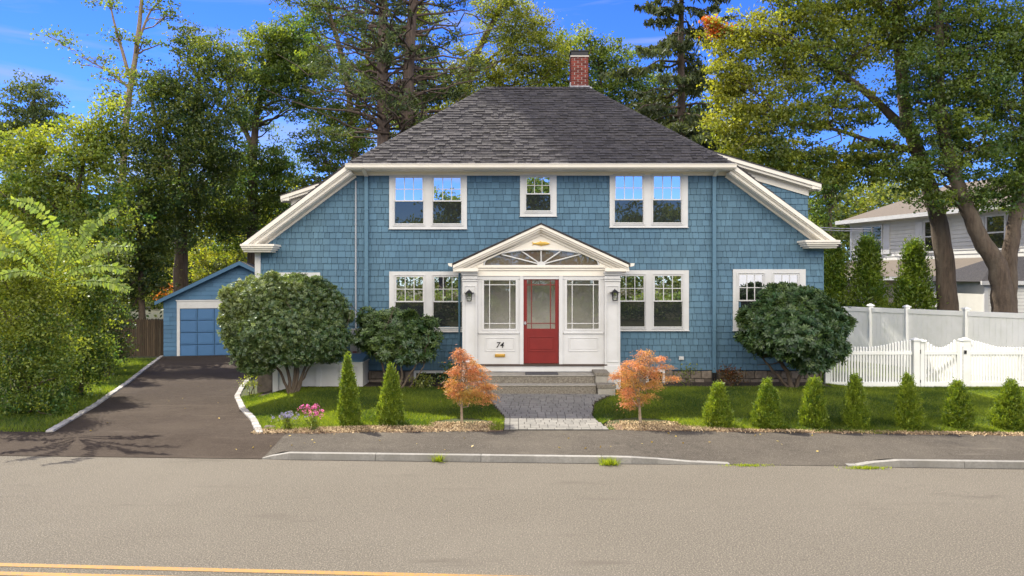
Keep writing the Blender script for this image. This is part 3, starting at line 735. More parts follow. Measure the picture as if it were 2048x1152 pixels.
# inner window seen through the glass
for a in (1010, 1018, 1026): iw.box(qx(a), qx(a+1.3), WY-.125, WY-.10, qz(645), qz(572))
iw.build('porch_interior', mINT, house)
# pilasters
for s, (a, b) in enumerate(((925, 955), (1209, 1240))):
    mb = MB()
    mb.box(qx(a), qx(b), PY-.05, PY+.16, .15, qz(543)-.002)
    mb.box(qx(a-.8), qx(b+.8), PY-.07, PY+.1, .15, qz(731))       # plinth
    pa, pb = a+5, b-4
    for (p, q, r_, s_) in ((pa-1, pb+1, 571, 573), (pa-1, pb+1, 722, 724), (pa-1, pa+.6, 573, 722), (pb-.6, pb+1, 573, 722)): mb.box(qx(p), qx(q), PY-.066, PY-.049, qz(s_), qz(r_))
    for (e, y0, y1, dd) in ((2.6, 543, 547, .13), (1.2, 547, 550, .10), (.8, 560, 562.5, .075), (1.6, 556.5, 558, .085)): mb.box(qx(a-e), qx(b+e), PY-dd, PY+.1, qz(y1), qz(y0))
    mb.build('pilaster', mWHITE, house, bevel=.004)
# pediment
pd = MB(); A = (1082, 450.5); Lp = (906, 532); Rp = (1257.5, 531)
def q2(p, d=PY): return (fx(p[0], d), fz(p[1], d))
# tympanum with curved opening for the fan
ns = 40
fc = 1082.5; fa, fb = 114.5, 31.5; fy = 531.0
def fanpt(t, e=0): return (fc+(fa+e)*math.cos(t), fy-(fb+e*.8)*math.sin(t)**.8 if math.sin(t) > 0 else fy)
arc = [fanpt(math.pi*k/ns) for k in range(ns+1)]
# tympanum built as strips between arc and rake underside
def raketop(x): # underside line y
    return 462+abs(x-1082)*.445
xsN = np.linspace(-1, 1, 61)
def arcy(x):
    q = (x-fc)/fa
    if abs(q) >= 1: return 537.5
    return fy-fb*(1-q*q)**.4
xsT = np.linspace(914, 1250, 80)
v = []; f = []
for x in xsT:
    yb_ = arcy(x); yt = raketop(x)-1
    yb_ = max(yb_, yt+.05)
    X_, Zt_ = q2((x, yt)); _, Zb_ = q2((x, yb_)); v += [(X_, PY-.03, Zt_), (X_, PY-.03, Zb_), (X_, PY+.05, Zb_)]
for k in range(79):
    f += [(3*k, 3*k+1, 3*k+4, 3*k+3), (3*k+1, 3*k+2, 3*k+5, 3*k+4)]
pd.add(v, f)
# raking cornice layers + horizontal band
for (o0, o1, yy) in ((-1.5, 4, PY-.25), (4, 8, PY-.21), (8, 12, PY-.15), (12, 18, PY-.07)):
    for sgn, E in ((-1, Lp), (1, Rp)):
        sl_ = (E[1]-A[1])/abs(E[0]-A[0]); yb_ = E[1]+o1*1.08; top = E[1]+o0*1.08
        pts = [(A[0], A[1]+o0*1.08), (E[0], top)]
        if yb_ <= 541: pts.append((E[0], yb_))
        else: pts += [(E[0], 541), (A[0]+sgn*(541-A[1]-o1*1.08)/sl_, 541)]
        pts.append((A[0], A[1]+o1*1.08))
        pd.prism([q2(p, yy) for p in pts], yy, PY+.05)
pd.box(qx(956), qx(1209), PY-.07, PY+.05, qz(535.5), qz(531)); pd.box(qx(954), qx(1211), PY-.02, PY+.05, qz(552), qz(535.5))
pd.box(qx(954), qx(1211), PY-.05, PY-.018, qz(540.5), qz(538))
for a, b in ((908, 957), (1208, 1256)): pd.box(qx(a), qx(b), PY-.20, PY+.05, qz(543), qz(536.5)); pd.box(qx(a+6), qx(b-6), PY-.11, PY+.05, qz(546), qz(543))
pdo = pd.build('porch_pediment', mTRIM, house)
fan = MB()
v = [(qx(fc), PY+.012, qz(fy))]+[(qx(p[0]), PY+.012, qz(p[1])) for p in arc]
fan.add(v, [tuple([0, k, k+1][::-1]) for k in range(1, ns+1)]); fan.build('fanlight_pane', mFAN, pdo)
sp = MB()
for (ex_, ey_) in ((1003, 509), (1042.5, 502), (1082, 499), (1122, 502), (1161.5, 508.5)):
    a = np.array([qx(fc), PY-.005, qz(529)]); b = np.array([qx(ex_), PY-.005, qz(ey_)]); sp.tube([a, b], .019, 6)
sp.tube([(qx(p[0]), PY-.03, qz(p[1])) for p in arc], .02, 6)
hb = [(qx(fc)+.1*math.cos(math.pi*k/12), qz(531)+.1*math.sin(math.pi*k/12)) for k in range(13)]
sp.prism(hb, PY-.03, PY+.01); sp.box(qx(967), qx(1198), PY-.04, PY+.02, qz(533), qz(530)); sp.build('fanlight_muntins', mWHITE, pdo)
fi = MB()
up = [(0, 0), (.03, .022), (.08, .038), (.15, .045), (.20, .050), (.26, .045), (.33, .030), (.36, .018)]
# fish in gold: head on the right, forked tail at the left
fx0, fz0 = qx(1064), qz(487.5)
out = [(.0, .048), (.055, .015), (.12, .030), (.17, .040), (.20, .062), (.235, .042), (.32, .042), (.385, .022), (.43, .002), (.385, -.022), (.31, -.038), (.25, -.045), (.22, -.062), (.19, -.040), (.12, -.030), (.055, -.012), (0, -.042), (.022, .002)]
fi.prism([(fx0+a, fz0+b) for a, b in out], PY-.055, PY-.028)
ou2 = [(.09, 0), (.16, .022), (.25, .030), (.34, .022), (.39, 0), (.34, -.02), (.25, -.028), (.16, -.02)]
fi.prism([(fx0+a, fz0+b) for a, b in ou2], PY-.07, PY-.054); fi.build('fish_ornament', mGOLD, pdo, bevel=.006)
# porch roof
pr = MB()
for sgn, E in ((-1, Lp), (1, Rp)):
    a = q2((A[0], A[1]-2.2), PY-.26); e = q2((E[0]+sgn*1.5, E[1]-2.6), PY-.26)
    pr.prism([a, e, (e[0], e[1]+.035), (a[0], a[1]+.035)], PY-.27, WY-.02, var=.2)
pro = pr.build('porch_roof', mROOF, house)
for sgn, E in ((-1, Lp), (1, Rp)):
    pg = MB(); x0 = qx(E[0]); pg.prism([(x0, qz(534)), (x0+sgn*.085, qz(532)), (x0+sgn*.10, qz(527)), (x0, qz(527))], PY-.26, WY-.03); pg.build('porch_gutter', mTRIM, pro)
mb = MB(); mb.tube([(qx(912), WY-.35, qz(535)), (qx(913), WY-.2, qz(545)), (fx(919), WY-.08, fz(556)), (fx(919.5), WY-.08, fz(745))], .03, 8); mb.build('porch_downspout', mBLUEP, house)
# red door
dr = MB(); d0 = PY+.03
def dz_(a, b, y0, y1, yfr=None, dep=.045): dr.box(qx(a), qx(b), (yfr or d0), (yfr or d0)+dep, qz(y1), qz(y0))
dz_(1047.2, 1054, 552.3, 727); dz_(1110.5, 1117.8, 552.3, 727); dz_(1054, 1110.5, 552.3, 560.5); dz_(1054, 1110.5, 657.5, 727)
for xm in (1063, 1101.3): dz_(xm-.8, xm+.8, 560.5, 657.5, d0+.006, .03)
for ym in (569.8, 647): dz_(1054, 1110.5, ym-.8, ym+.8, d0+.007, .028)
for (p, q, r_, s_) in ((1055.5, 1109.5, 673, 675), (1055.5, 1109.5, 701.5, 703.5), (1055.5, 1057.5, 675, 701.5), (1107.5, 1109.5, 675, 701.5)): dz_(p, q, r_, s_, d0-.012, .014)
dz_(1060, 1105, 677.5, 699, d0-.008, .01)
door = dr.build('door', mRED, house, bevel=.003)
p = MB(); p.add([(qx(1054), d0+.02, qz(657.5)), (qx(1110.5), d0+.02, qz(657.5)), (qx(1110.5), d0+.02, qz(560.5)), (qx(1054), d0+.02, qz(560.5))], [(0, 1, 2, 3)]); p.build('door_pane', mPGLASS, door)
hd = MB(); hd.tube([(qx(1050.5), d0-.05, qz(646.5)), (qx(1050.5), d0, qz(646.5))], [.028, .016], 12); hd.box(qx(1049.2), qx(1051.8), d0-.006, d0+.001, qz(650), qz(643)); hd.build('door_handle', mLEAD, door)
# sidelights
for (ga, gb, mn) in ((968, 1031.5, (979, 1019.5)), (1134, 1197.5, (1144.5, 1187))):
    s = MB()
    for xm in mn: s.box(qx(xm-.75), qx(xm+.75), PY+.028, PY+.055, qz(657.5), qz(560.5))
    for ym in (569.5, 647): s.box(qx(ga), qx(gb), PY+.03, PY+.053, qz(ym+.75), qz(ym-.75))
    for (p_, q_, r_, s_) in ((ga-4, ga, 556.5, 661.5), (gb, gb+4, 556.5, 661.5), (ga, gb, 556.5, 560.5), (ga, gb, 657.5, 661.5)): s.box(qx(p_), qx(q_), PY+.008, PY+.05, qz(s_), qz(r_))
    w = s.build('sidelight_window', mWHITE, house)
    p = MB(); p.add([(qx(ga), PY+.045, qz(657.5)), (qx(gb), PY+.045, qz(657.5)), (qx(gb), PY+.045, qz(560.5)), (qx(ga), PY+.045, qz(560.5))], [(0, 1, 2, 3)]); p.build('pane', mPGLASS, w)
mb = MB(); mb.box(qx(950), qx(1214), PY-.06, PY+.14, qz(731.3), qz(728.2)); mb.build('threshold', mWOODD, house)
# house number 74 and mail slot
def text(body, size, loc, m, parent, name, ext=.006, shear=0):
    cu = bpy.data.curves.new(name, 'FONT'); cu.body = body; cu.size = size; cu.extrude = ext; cu.shear = shear; cu.align_x = 'CENTER'; cu.align_y = 'CENTER'; cu.offset = .0015
    to = bpy.data.objects.new(name, cu); COL.objects.link(to); bpy.context.view_layer.update()
    me = bpy.data.meshes.new_from_object(to.evaluated_get(bpy.context.evaluated_depsgraph_get())); bpy.data.objects.remove(to); bpy.data.curves.remove(cu)
    o = bpy.data.objects.new(name, me); COL.objects.link(o); me.materials.clear(); me.materials.append(m)
    o.rotation_euler = (R(90), 0, 0); b = Vector((0, 0, 0)); p = parent
    while p is not None: b += p.location; p = p.parent
    o.parent = parent; o.location = Vector(loc)-b; return o
text('74', .19, (qx(999.3), PY+.006, qz(690.5)), mBLACK, house, 'house_number', shear=.2)
mb = MB(); mb.box(qx(990), qx(1010), PY-.012, PY+.021, qz(714), qz(708)); mb.box(qx(991.5), qx(1008.5), PY-.02, PY-.011, qz(712.8), qz(709.6)); mb.build('mail_slot', mGOLD, house, bevel=.003)
# lanterns
def lantern(px, py):
    X = qx(px); Y = PY-.05; Z = qz(py)
    mb = MB(); mb.box(X-.035, X+.035, Y-.012, Y-.002, Z-.02, Z+.12); mb.tube([(X, Y-.01, Z+.1), (X, Y-.06, Z+.14), (X, Y-.11, Z+.13)], .009, 6)
    yc = Y-.12; w = .062
    for sx in (-1, 1):
        for sy in (-1, 1): mb.hexa([(X+sx*w*.8-.006, yc+sy*w*.8-.006, Z-.12), (X+sx*w*.8+.006, yc+sy*w*.8-.006, Z-.12), (X+sx*w*.8+.006, yc+sy*w*.8+.006, Z-.12), (X+sx*w*.8-.006, yc+sy*w*.8+.006, Z-.12), (X+sx*w-.006, yc+sy*w-.006, Z+.06), (X+sx*w+.006, yc+sy*w-.006, Z+.06), (X+sx*w+.006, yc+sy*w+.006, Z+.06), (X+sx*w-.006, yc+sy*w+.006, Z+.06)])
    mb.box(X-.055, X+.055, yc-.055, yc+.055, Z-.135, Z-.118)
    mb.box(X-.115, X+.115, yc-.11, yc+.11, Z+.06, Z+.072)
    mb.hexa([(X-.08, yc-.08, Z+.07), (X+.08, yc-.08, Z+.07), (X+.08, yc+.08, Z+.07), (X-.08, yc+.08, Z+.07), (X-.025, yc-.025, Z+.125), (X+.025, yc-.025, Z+.125), (X+.025, yc+.025, Z+.125), (X-.025, yc+.025, Z+.125)])
    mb.tube([(X, yc, Z+.12), (X, yc, Z+.15)], .012, 8)
    for zz in (-.07, -.02): mb.box(X-.06, X+.06, yc-.058, yc-.052, Z+zz, Z+zz+.005)
    l = mb.build('wall_lantern', mBLACK, house)
    g = MB(); g.box(X-.047, X+.047, yc-.047, yc+.047, Z-.115, Z+.055); g.build('lantern_glass', mPGLASS, l)
lantern(939, 591); lantern(1228, 590)

# ---- front steps
st = thing('front_steps', 'grey aggregate concrete front steps with block side walls below the red door', 'steps', (.7, 17.6, .3))
def sbox(a, b, y0, y1, z0, z1, m, nm, bv=.012):
    mb = MB(); mb.box(a, b, y0, y1, z0, z1); return mb.build(nm, m, st, bevel=bv)
lx, rx = -.72, 1.93
zt0 = qz(744)-.03
sbox(lx, rx, 17.42, 17.98, .2, zt0, mCONC, 'landing'); sbox(lx, rx, 17.13, 17.415, .2, zt0-.185, mCONC, 'lower_step')
sbox(lx+.002, rx, 17.405, 17.97, zt0+.001, zt0+.03, mCONC2, 'landing_slab'); sbox(lx+.002, rx, 17.115, 17.41, zt0-.184, zt0-.155, mCONC2, 'step_slab')
for a, b in ((rx+.004, rx+.30), (lx-.30, lx-.004)):
    sbox(a, b, 17.35, 17.97, .2, zt0+.02, mCONC2, 'side_block'); sbox(a-.02, b+.03, 17.33, 17.975, zt0+.021, zt0+.10, mCONC, 'block_cap')
    sbox(a+.02, b+.12, 17.05, 17.345, .15, zt0-.22, mCONC2, 'side_block'); sbox(a, b+.14, 17.03, 17.348, zt0-.219, zt0-.13, mCONC, 'block_cap')
mb = MB(); mb.box(qx(1050), qx(1114), 17.45, 17.85, zt0+.031, zt0+.05)
tag(mb.build('door_mat', mRUB), 'dark rubber door mat on the top step before the red door', 'door mat')

# ------------------------------------------------------------------ garage
th = R(15); GO = np.array([-15.1, 32.5, -.45]); gu = np.array([math.cos(th), math.sin(th), 0]); gv = np.array([-math.sin(th), math.cos(th), 0]); gw = np.array([0, 0, 1.])
gar = thing('garage', 'detached blue clapboard garage with a blue panelled door at the end of the driveway', 'garage', GO)
def gp(s, t, z): return GO+gu*s+gv*t+gw*z
def gbox(mb, s0, s1, t0, t1, z0, z1, **k): mb.hexa([gp(s0, t0, z0), gp(s1, t0, z0), gp(s1, t1, z0), gp(s0, t1, z0), gp(s0, t0, z1), gp(s1, t0, z1), gp(s1, t1, z1), gp(s0, t1, z1)], **k)
GW = 6.24; ze = 2.52; zp = 4.12
mb = MB()
fr = [(0, 0), (.62, 0), (.62, 2.12), (GW-.62, 2.12), (GW-.62, 0), (GW, 0), (GW, ze), (GW/2, zp), (0, ze)]
# body: left wall, right wall, back, gable
gbox(mb, 0, .15, .02, 6.5, -.3, ze); gbox(mb, GW-.15, GW, .02, 6.5, -.3, ze); gbox(mb, 0.15, GW-.15, 6.35, 6.5, -.3, ze)
v = [gp(0, .02, ze), gp(GW, .02, ze), gp(GW/2, .02, zp), gp(0, .1, ze), gp(GW, .1, ze), gp(GW/2, .1, zp)]
mb.add(v, [(0, 1, 2), (5, 4, 3), (0, 2, 5, 3), (1, 4, 5, 2), (0, 3, 4, 1)])
gbox(mb, .15, .62, .02, .1, -.3, ze); gbox(mb, GW-.62, GW-.15, .02, .1, -.3, ze); gbox(mb, .62, GW-.62, .02, .1, 2.2, ze)
z = -.1
while z < zp-.1:
    zt = z+.19; lim = lambda zz: 0 if zz < ze else (zz-ze)/(zp-ze)*GW/2
    segs = [(0, .55), (GW-.55, GW)] if z < 2.3 else [(0, GW)]
    for a, b in segs:
        a0 = max(a, lim(z)); b0 = min(b, GW-lim(z)); a1 = max(a, lim(zt)); b1 = min(b, GW-lim(zt))
        x = a0
        while x < b0:
            w = random.uniform(.35, 1.0) if z > 2.3 else random.uniform(.2, .6); e = min(x+w, b0)
            xa, xb = min(max(x, a1), b1), min(max(e-.006, a1), b1)
            mb.hexa([gp(x, -.02, z), gp(e-.006, -.02, z), gp(e-.006, .025, z), gp(x, .025, z), gp(xa, 0, zt), gp(xb, 0, zt), gp(xb, .025, zt), gp(xa, .025, zt)], var=random.random()); x = e
    z += .185
mb.build('wall', mGBLUE, gar)
mb = MB()
for sg in (-1, 1):
    c = GW/2; e = c+sg*(GW/2+.3); dzr = (zp-ze)/(GW/2)*.3
    a0, a1 = gp(c, -.32, zp+.06), gp(e, -.32, ze-dzr+.06); b0, b1 = gp(c, 6.8, zp+.06), gp(e, 6.8, ze-dzr+.06)
    dn = np.array([0, 0, -.10]); q = [a0, a1, b1, b0]
    mb.add(q+[p_+dn for p_ in q], [(0, 1, 2, 3), (7, 6, 5, 4), (0, 4, 5, 1), (1, 5, 6, 2), (2, 6, 7, 3), (3, 7, 4, 0)])
mb.build('roof', mROOF, gar)
mb = MB()
for sg in (-1, 1):
    c = GW/2; e = c+sg*(GW/2+.3); dzr = (zp-ze)/(GW/2)*.3
    q = [gp(c, -.35, zp+.05), gp(e, -.35, ze-dzr+.05), gp(e, -.35, ze-dzr-.10), gp(c, -.35, zp-.12)]
    q2_ = [p_+gv*.33 for p_ in q]
    if sg > 0: pass
    mb.add(q+q2_, [(0, 1, 2, 3), (4, 7, 6, 5), (0, 4, 5, 1), (1, 5, 6, 2), (2, 6, 7, 3), (3, 7, 4, 0)])
mb.build('barge_board', mGBLUE, gar)
mb = MB(); gbox(mb, .54, .66, -.05, .05, -.05, 2.42); gbox(mb, GW-.66, GW-.54, -.05, .05, -.05, 2.42); gbox(mb, .66, GW-.66, -.05, .05, 2.10, 2.42); gbox(mb, .5, GW-.5, -.08, .05, 2.421, 2.47); mb.build('door_surround', mWHITE, gar)
mb = MB(); gbox(mb, .66, GW-.66, .03, .07, -.1, 2.10)
gd = mb.build('garage_door', mGBLUE, gar)
mb = MB(); nc = 7; nr = 4; cwid = (GW-1.32)/nc; rh = 2.12/nr
for c in range(nc):
    for r_ in range(nr):
        s0 = .66+c*cwid; zz0 = -.02+r_*rh; gbox(mb, s0+.018, s0+cwid-.018, -.02, .031, zz0+.018, zz0+rh-.018, var=random.random())
        gbox(mb, s0+.07, s0+cwid-.07, -.035, -.021, zz0+.07, zz0+rh-.07, var=random.random())
mb.build('door_panels', mGDOOR, gd)
mb = MB(); c = gp(GW/2, -.02, 3.30); mb.tube([c, c-gv*.06], .09, 12); lo = mb.build('floodlight', mWHITE, gar)
mb = MB()
for sx in (-1, 1): mb.tube([c-gv*.05+gu*.02*sx, c-gv*.18+gu*.13*sx-gw*.10], [.04, .085], 12)
mb.build('lamp_head', mBLACK, lo)
# stockade fence left of the garage
sf = thing('stockade_fence', 'weathered brown wooden stockade fence left of the garage', 'fence', (-17, 33, -.4))
mb = MB(); xx = np.linspace(-18.6, -15.15, 38)
for k in range(len(xx)-1):
    t = 1.62+random.uniform(-.03, .03); x0 = xx[k]; w = xx[1]-xx[0]-.012; yk = 33.0+random.uniform(-.01, .01)
    mb.prism([(x0, -.5), (x0+w, -.5), (x0+w, -.5+t), (x0+w/2, -.5+t+.08), (x0, -.5+t)], yk, yk+.03, var=random.random())
mb.build('pickets', mSTOCK, sf); mb = MB(); mb.box(-18.6, -15.15, 33.05, 33.1, 0, .08); mb.box(-18.6, -15.15, 33.05, 33.1, .8, .88); mb.build('rails', mSTOCK, sf)

# ------------------------------------------------------------------ white fences on the right
def cap(mb, x, y, z, w):
    mb.box(x-w-.03, x+w+.03, y-w-.03, y+w+.03, z, z+.03); mb.hexa([(x-w-.02, y-w-.02, z+.03), (x+w+.02, y-w-.02, z+.03), (x+w+.02, y+w+.02, z+.03), (x-w-.02, y+w+.02, z+.03), (x-.015, y-.015, z+.075), (x+.015, y-.015, z+.075), (x+.015, y+.015, z+.075), (x-.015, y+.015, z+.075)])
tf = thing('privacy_fence', 'tall solid white vinyl fence behind the picket fence', 'fence', (12.4, 23.2, .15))
TA = np.array([10.9, 26.0]); TD = np.array([3.1, -5.5])
ts = [-.22, 0.0, .267, .465, .753, 1.02, 1.3, 1.6]
ztp = 2.02
td = TD/np.linalg.norm(TD); tn = np.array([-td[1], td[0]])*-1
for k, t in enumerate(ts):
    p = TA+TD*t; mb = MB(); mb.box(p[0]-.065, p[0]+.065, p[1]-.065, p[1]+.065, -.1, ztp+.05); cap(mb, p[0], p[1], ztp+.05, .065); mb.build('post', mVINYL, tf)
    if k+1 < len(ts):
        q = TA+TD*ts[k+1]; a = p+td*.07; b = q-td*.07; Ln = np.linalg.norm(b-a)
        mb = MB()
        def fb(s0, s1, w0, w1, z0, z1, **kk):
            A2 = a+td*s0+tn*w0; mb.obox((A2[0], A2[1], z0), (*(tn*(w1-w0)), 0), (*(td*(s1-s0)), 0), (0, 0, z1-z0), **kk)
        fb(0, Ln, -.045, .045, ztp-.14, ztp); fb(0, Ln, -.045, .045, .12, .28)
        s = 0
        while s < Ln: e = min(s+.15, Ln); fb(s, e-.008, -.018, .018, .28, ztp-.14); s = e
        fb(0, Ln, -.008, .008, .28, ztp-.14)
        mb.build('fence_panel', mVINYL, tf)
# the other fence's post caps behind
for px_ in (1836, 1846):
    pass
mb = MB(); p = P(1838, 622, 27.5); mb.box(p[0]-.11, p[0]+.11, 27.39, 27.61, 0, p[2]+.06); cap(mb, p[0], 27.5, p[2]+.06, .12)
tag(mb.build('fence_post', mVINYL), 'single thick white post whose cap shows just above the privacy fence', 'post')
# picket fence
pf = thing('picket_fence', 'white picket fence with scalloped tops left of the gate', 'fence', (10, 19.3, .18), 'white picket fence runs')
zb = .17
def picket_run(x0, x1, par, fn, yc=19.3, rails=True, sp=.0755):
    mb = MB(); n = int(round((x1-x0)/sp)); s = (x1-x0)/n
    for k in range(n):
        x = x0+(k+.5)*s; zt = fn((x-x0)/(x1-x0)); w = .021
        mb.box(x-w, x+w, yc-.02, yc+.02, zb+.12, zt, var=random.random()); mb.hexa([(x-w, yc-.02, zt), (x+w, yc-.02, zt), (x+w, yc+.02, zt), (x-w, yc+.02, zt), (x-.004, yc-.004, zt+.022), (x+.004, yc-.004, zt+.022), (x+.004, yc+.004, zt+.022), (x-.004, yc+.004, zt+.022)])
    mb.build('pickets', mVINYL, par)
    mb = MB()
    mb.box(x0, x1, yc-.035, yc+.035, fz(709), fz(702.5)); mb.build('top_rail', mVINYL, par); mb = MB(); mb.box(x0, x1, yc-.035, yc+.035, zb-.02, zb+.145); mb.build('bottom_rail', mVINYL, par)
def post(px, par, w=.062, ztop=fz(681), yc=19.3):
    x = fx(px); mb = MB(); mb.box(x-w, x+w, yc-w, yc+w, -.1, ztop); cap(mb, x, yc, ztop, w); mb.build('post', mVINYL, par)
post(1654, pf, ztop=fz(697)); post(1831, pf, .075)
picket_run(fx(1660), fx(1823), pf, lambda t: fz(695.5)+.18*(sm((t-.45)/.55))+.05*(1-t)**3-.0)
gt_ = thing('picket_gate', 'white picket gate with a diagonal brace', 'gate', (fx(1880), 19.3, .18))
mb = MB(); yc = 19.3
mb.box(fx(1839.5), fx(1847.5), yc-.035, yc+.035, zb, fz(684)); cap(mb, fx(1843.5), yc, fz(684), .05)
mb.build('gate_stile', mVINYL, gt_); mb = MB(); mb.box(fx(1912.5), fx(1919), yc-.035, yc+.035, zb, fz(684)); mb.build('gate_stile', mVINYL, gt_)
picket_run(fx(1848), fx(1912), gt_, lambda t: fz(696)+.23*(abs(2*t-1)**1.9))
mb = MB(); a = np.array([fx(1848), yc+.045, fz(757)]); b = np.array([fx(1912), yc+.045, fz(712)]); mb.obox(a-np.array([0, .02, .03]), b-a, (0, .04, 0), (0, 0, .07)); mb.build('diagonal_brace', mVINYL, gt_)
mb = MB(); mb.box(fx(1835), fx(1839.3), yc-.06, yc-.03, fz(707), fz(699)); mb.build('hinge', mBLACK, gt_); mb = MB(); mb.box(fx(1836), fx(1839.3), yc-.06, yc-.03, fz(765), fz(759)); mb.build('hinge', mBLACK, gt_)
mb = MB(); mb.box(fx(1925)-.01, fx(1928), yc-.12, yc-.076, fz(707), fz(700)); mb.build('latch', mBLACK, gt_)
pf2 = thing('picket_fence', 'white picket fence to the right of the gate', 'fence', (14, 19.3, .18), 'white picket fence runs')
post(1929.5, pf2, .085); picket_run(fx(1937), fx(2130), pf2, lambda t: fz(695.5)+.18*(1-sm(t/.35))+.0*t); post(2135, pf2)

# ------------------------------------------------------------------ neighbour's house
NO = np.array([19.9, 44.0, 0]); nu_ = np.array([.282, -.959, 0]); nv_ = np.array([-.959, -.282, 0])
nh = thing('neighbour_house', 'pale grey two storey neighbouring house with white shutters behind the fence', 'house', (21, 42, 0))
def np_(s, t, z): return NO+nu_*s+nv_*t+np.array([0, 0, z])
def nb(mb, s0, s1, t0, t1, z0, z1, **k): mb.hexa([np_(s0, t0, z0), np_(s1, t0, z0), np_(s1, t1, z0), np_(s0, t1, z0), np_(s0, t0, z1), np_(s1, t0, z1), np_(s1, t1, z1), np_(s0, t1, z1)][::1], **k)
mb = MB(); nb(mb, 0, 16, -7, 0, 2.9, 6.3)
z = 2.95
while z < 6.25:
    mb.hexa([np_(0, 0, z), np_(16, 0, z), np_(16, .034, z), np_(0, .034, z), np_(0, 0, z+.19), np_(16, 0, z+.19), np_(16, .008, z+.19), np_(0, .008, z+.19)])
    mb.hexa([np_(-.035, -7, z), np_(0, -7, z), np_(0, 0, z), np_(-.035, 0, z), np_(-.008, -7, z+.13), np_(0, -7, z+.13), np_(0, 0, z+.13), np_(-.008, 0, z+.13)]); z += .20
mb.build('wall', mNWALL, nh)
mb = MB(); nb(mb, 0, 16, -7, 1.9, -.4, 2.9); mb.build('ground_floor', mNBEIGE, nh)
mb = MB()   # hip roof
e = [np_(-.5, .5, 6.3), np_(16.5, .5, 6.3), np_(16.5, -7.5, 6.3), np_(-.5, -7.5, 6.3)]; r1, r2 = np_(3.5, -3.5, 8.15), np_(12.5, -3.5, 8.15)
mb.add(e+[r1, r2], [(0, 1, 5, 4), (1, 2, 5), (2, 3, 4, 5), (3, 0, 4), (3, 2, 1, 0)]); mb.build('roof', mNROOF, nh)
mb = MB(); nb(mb, -.5, 16.5, .5, .62, 6.12, 6.33); nb(mb, -.62, -.5, -7.5, .62, 6.12, 6.33); nb(mb, 0.02, 16, 0.035, .45, 6.1, 6.16); nb(mb, -.04, .12, -.1, .05, 2.9, 6.2); mb.build('eaves', mWHITE, nh)
mb = MB(); mb.add([np_(-.3, 0.05, 3.95), np_(16, 0.05, 3.95), np_(16, 2.5, 3.06), np_(-.3, 2.5, 3.06), np_(-.3, 0.05, 3.8), np_(16, 0.05, 3.8), np_(16, 2.5, 2.98), np_(-.3, 2.5, 2.98)], [(0, 3, 2, 1), (3, 7, 6, 2), (4, 5, 6, 7), (0, 4, 7, 3)])
mb.build('lower_roof', mNROOF, nh)
mb = MB(); nb(mb, -.3, 16, 2.45, 2.58, 2.86, 3.04); nb(mb, 3.2, 3.34, 1.9, 1.98, -.4, 2.9); nb(mb, 4.6, 4.75, 1.9, 1.98, -.4, 2.9); mb.build('lower_trim', mWHITE, nh)
def nwin(s0, s1, z0, z1, shut=True, double=False):
    mb = MB()
    for (a, b, c, d) in ((s0-.09, s1+.09, z1, z1+.09), (s0-.12, s1+.12, z0-.08, z0), (s0-.09, s0, z0, z1), (s1, s1+.09, z0, z1)): nb(mb, a, b, .02, .08, c, d)
    m_ = (s0+s1)/2
    if double: nb(mb, m_-.05, m_+.05, .02, .07, z0, z1)
    nb(mb, s0, s1, .02, .06, (z0+z1)/2-.03, (z0+z1)/2+.03)
    w = mb.build('window', mWHITE, nh); g = MB(); g.add([np_(s0, .045, z0), np_(s1, .045, z0), np_(s1, .045, z1), np_(s0, .045, z1)], [(0, 1, 2, 3)]); g.build('pane', mSCREEN, w)
    if shut:
        for a in ((s0-.62, s0-.14), (s1+.14, s1+.62)):
            h = MB(); nb(h, a[0], a[1], .02, .075, z0-.05, z1+.05); h.build('shutter', mWHITE, nh)
nwin(1.0, 2.4, 4.35, 5.85, False, True); h = MB(); nb(h, 2.55, 3.0, .02, .075, 4.3, 5.9); h.build('shutter', mWHITE, nh)
nwin(5.4, 6.25, 4.35, 5.85); nwin(9.0, 9.9, 4.35, 5.85)
# shed at right edge
shd = thing('shed', 'small pale shed with a dark roof at the right behind the fence', 'shed', P(2040, 600, 27)*[1, 1, 0])
mb = MB(); d = 27.0; X0, X1 = fx(1968, d), fx(2230, d); Zr = fz(563, d); 
mb.box(X0, X1, d, d+3.5, -.2, Zr)
z = 0
while z < Zr: mb.hexa([(X0, d-.03, z), (X1, d-.03, z), (X1, d, z), (X0, d, z), (X0, d-.005, z+.12), (X1, d-.005, z+.12), (X1, d, z+.12), (X0, d, z+.12)]); z += .125
mb.build('wall', mNWALL, shd)
mb = MB(); xm = (X0+X1)/2; mb.add([(X0-.25, d-.25, Zr), (X1+.25, d-.25, Zr), (X1+.25, d+3.8, Zr), (X0-.25, d+3.8, Zr), (xm-.8, d+1.75, Zr+.95), (xm+.8, d+1.75, Zr+.95)], [(0, 1, 5, 4), (1, 2, 5), (2, 3, 4, 5), (3, 0, 4), (3, 2, 1, 0)], var=.1); mb.build('roof', mROOF, shd)
mb = MB(); mb.box(X0-.25, X1+.25, d-.28, d-.2, Zr-.12, Zr+.02); mb.box(X0-.02, X0+.12, d-.05, d, -.2, Zr-.12); mb.build('trim', mWHITE, shd)
mb = MB()
for dz in (0, .09): mb.tube([P(1600, 453+dz*50, 30), P(1680, 457+dz*50, 36), P(1760, 458+dz*50, 43)], .02, 5)
tag(mb.build('overhead_cable', mLEAD), 'pair of thin overhead cables reaching the neighbouring house', 'cable')

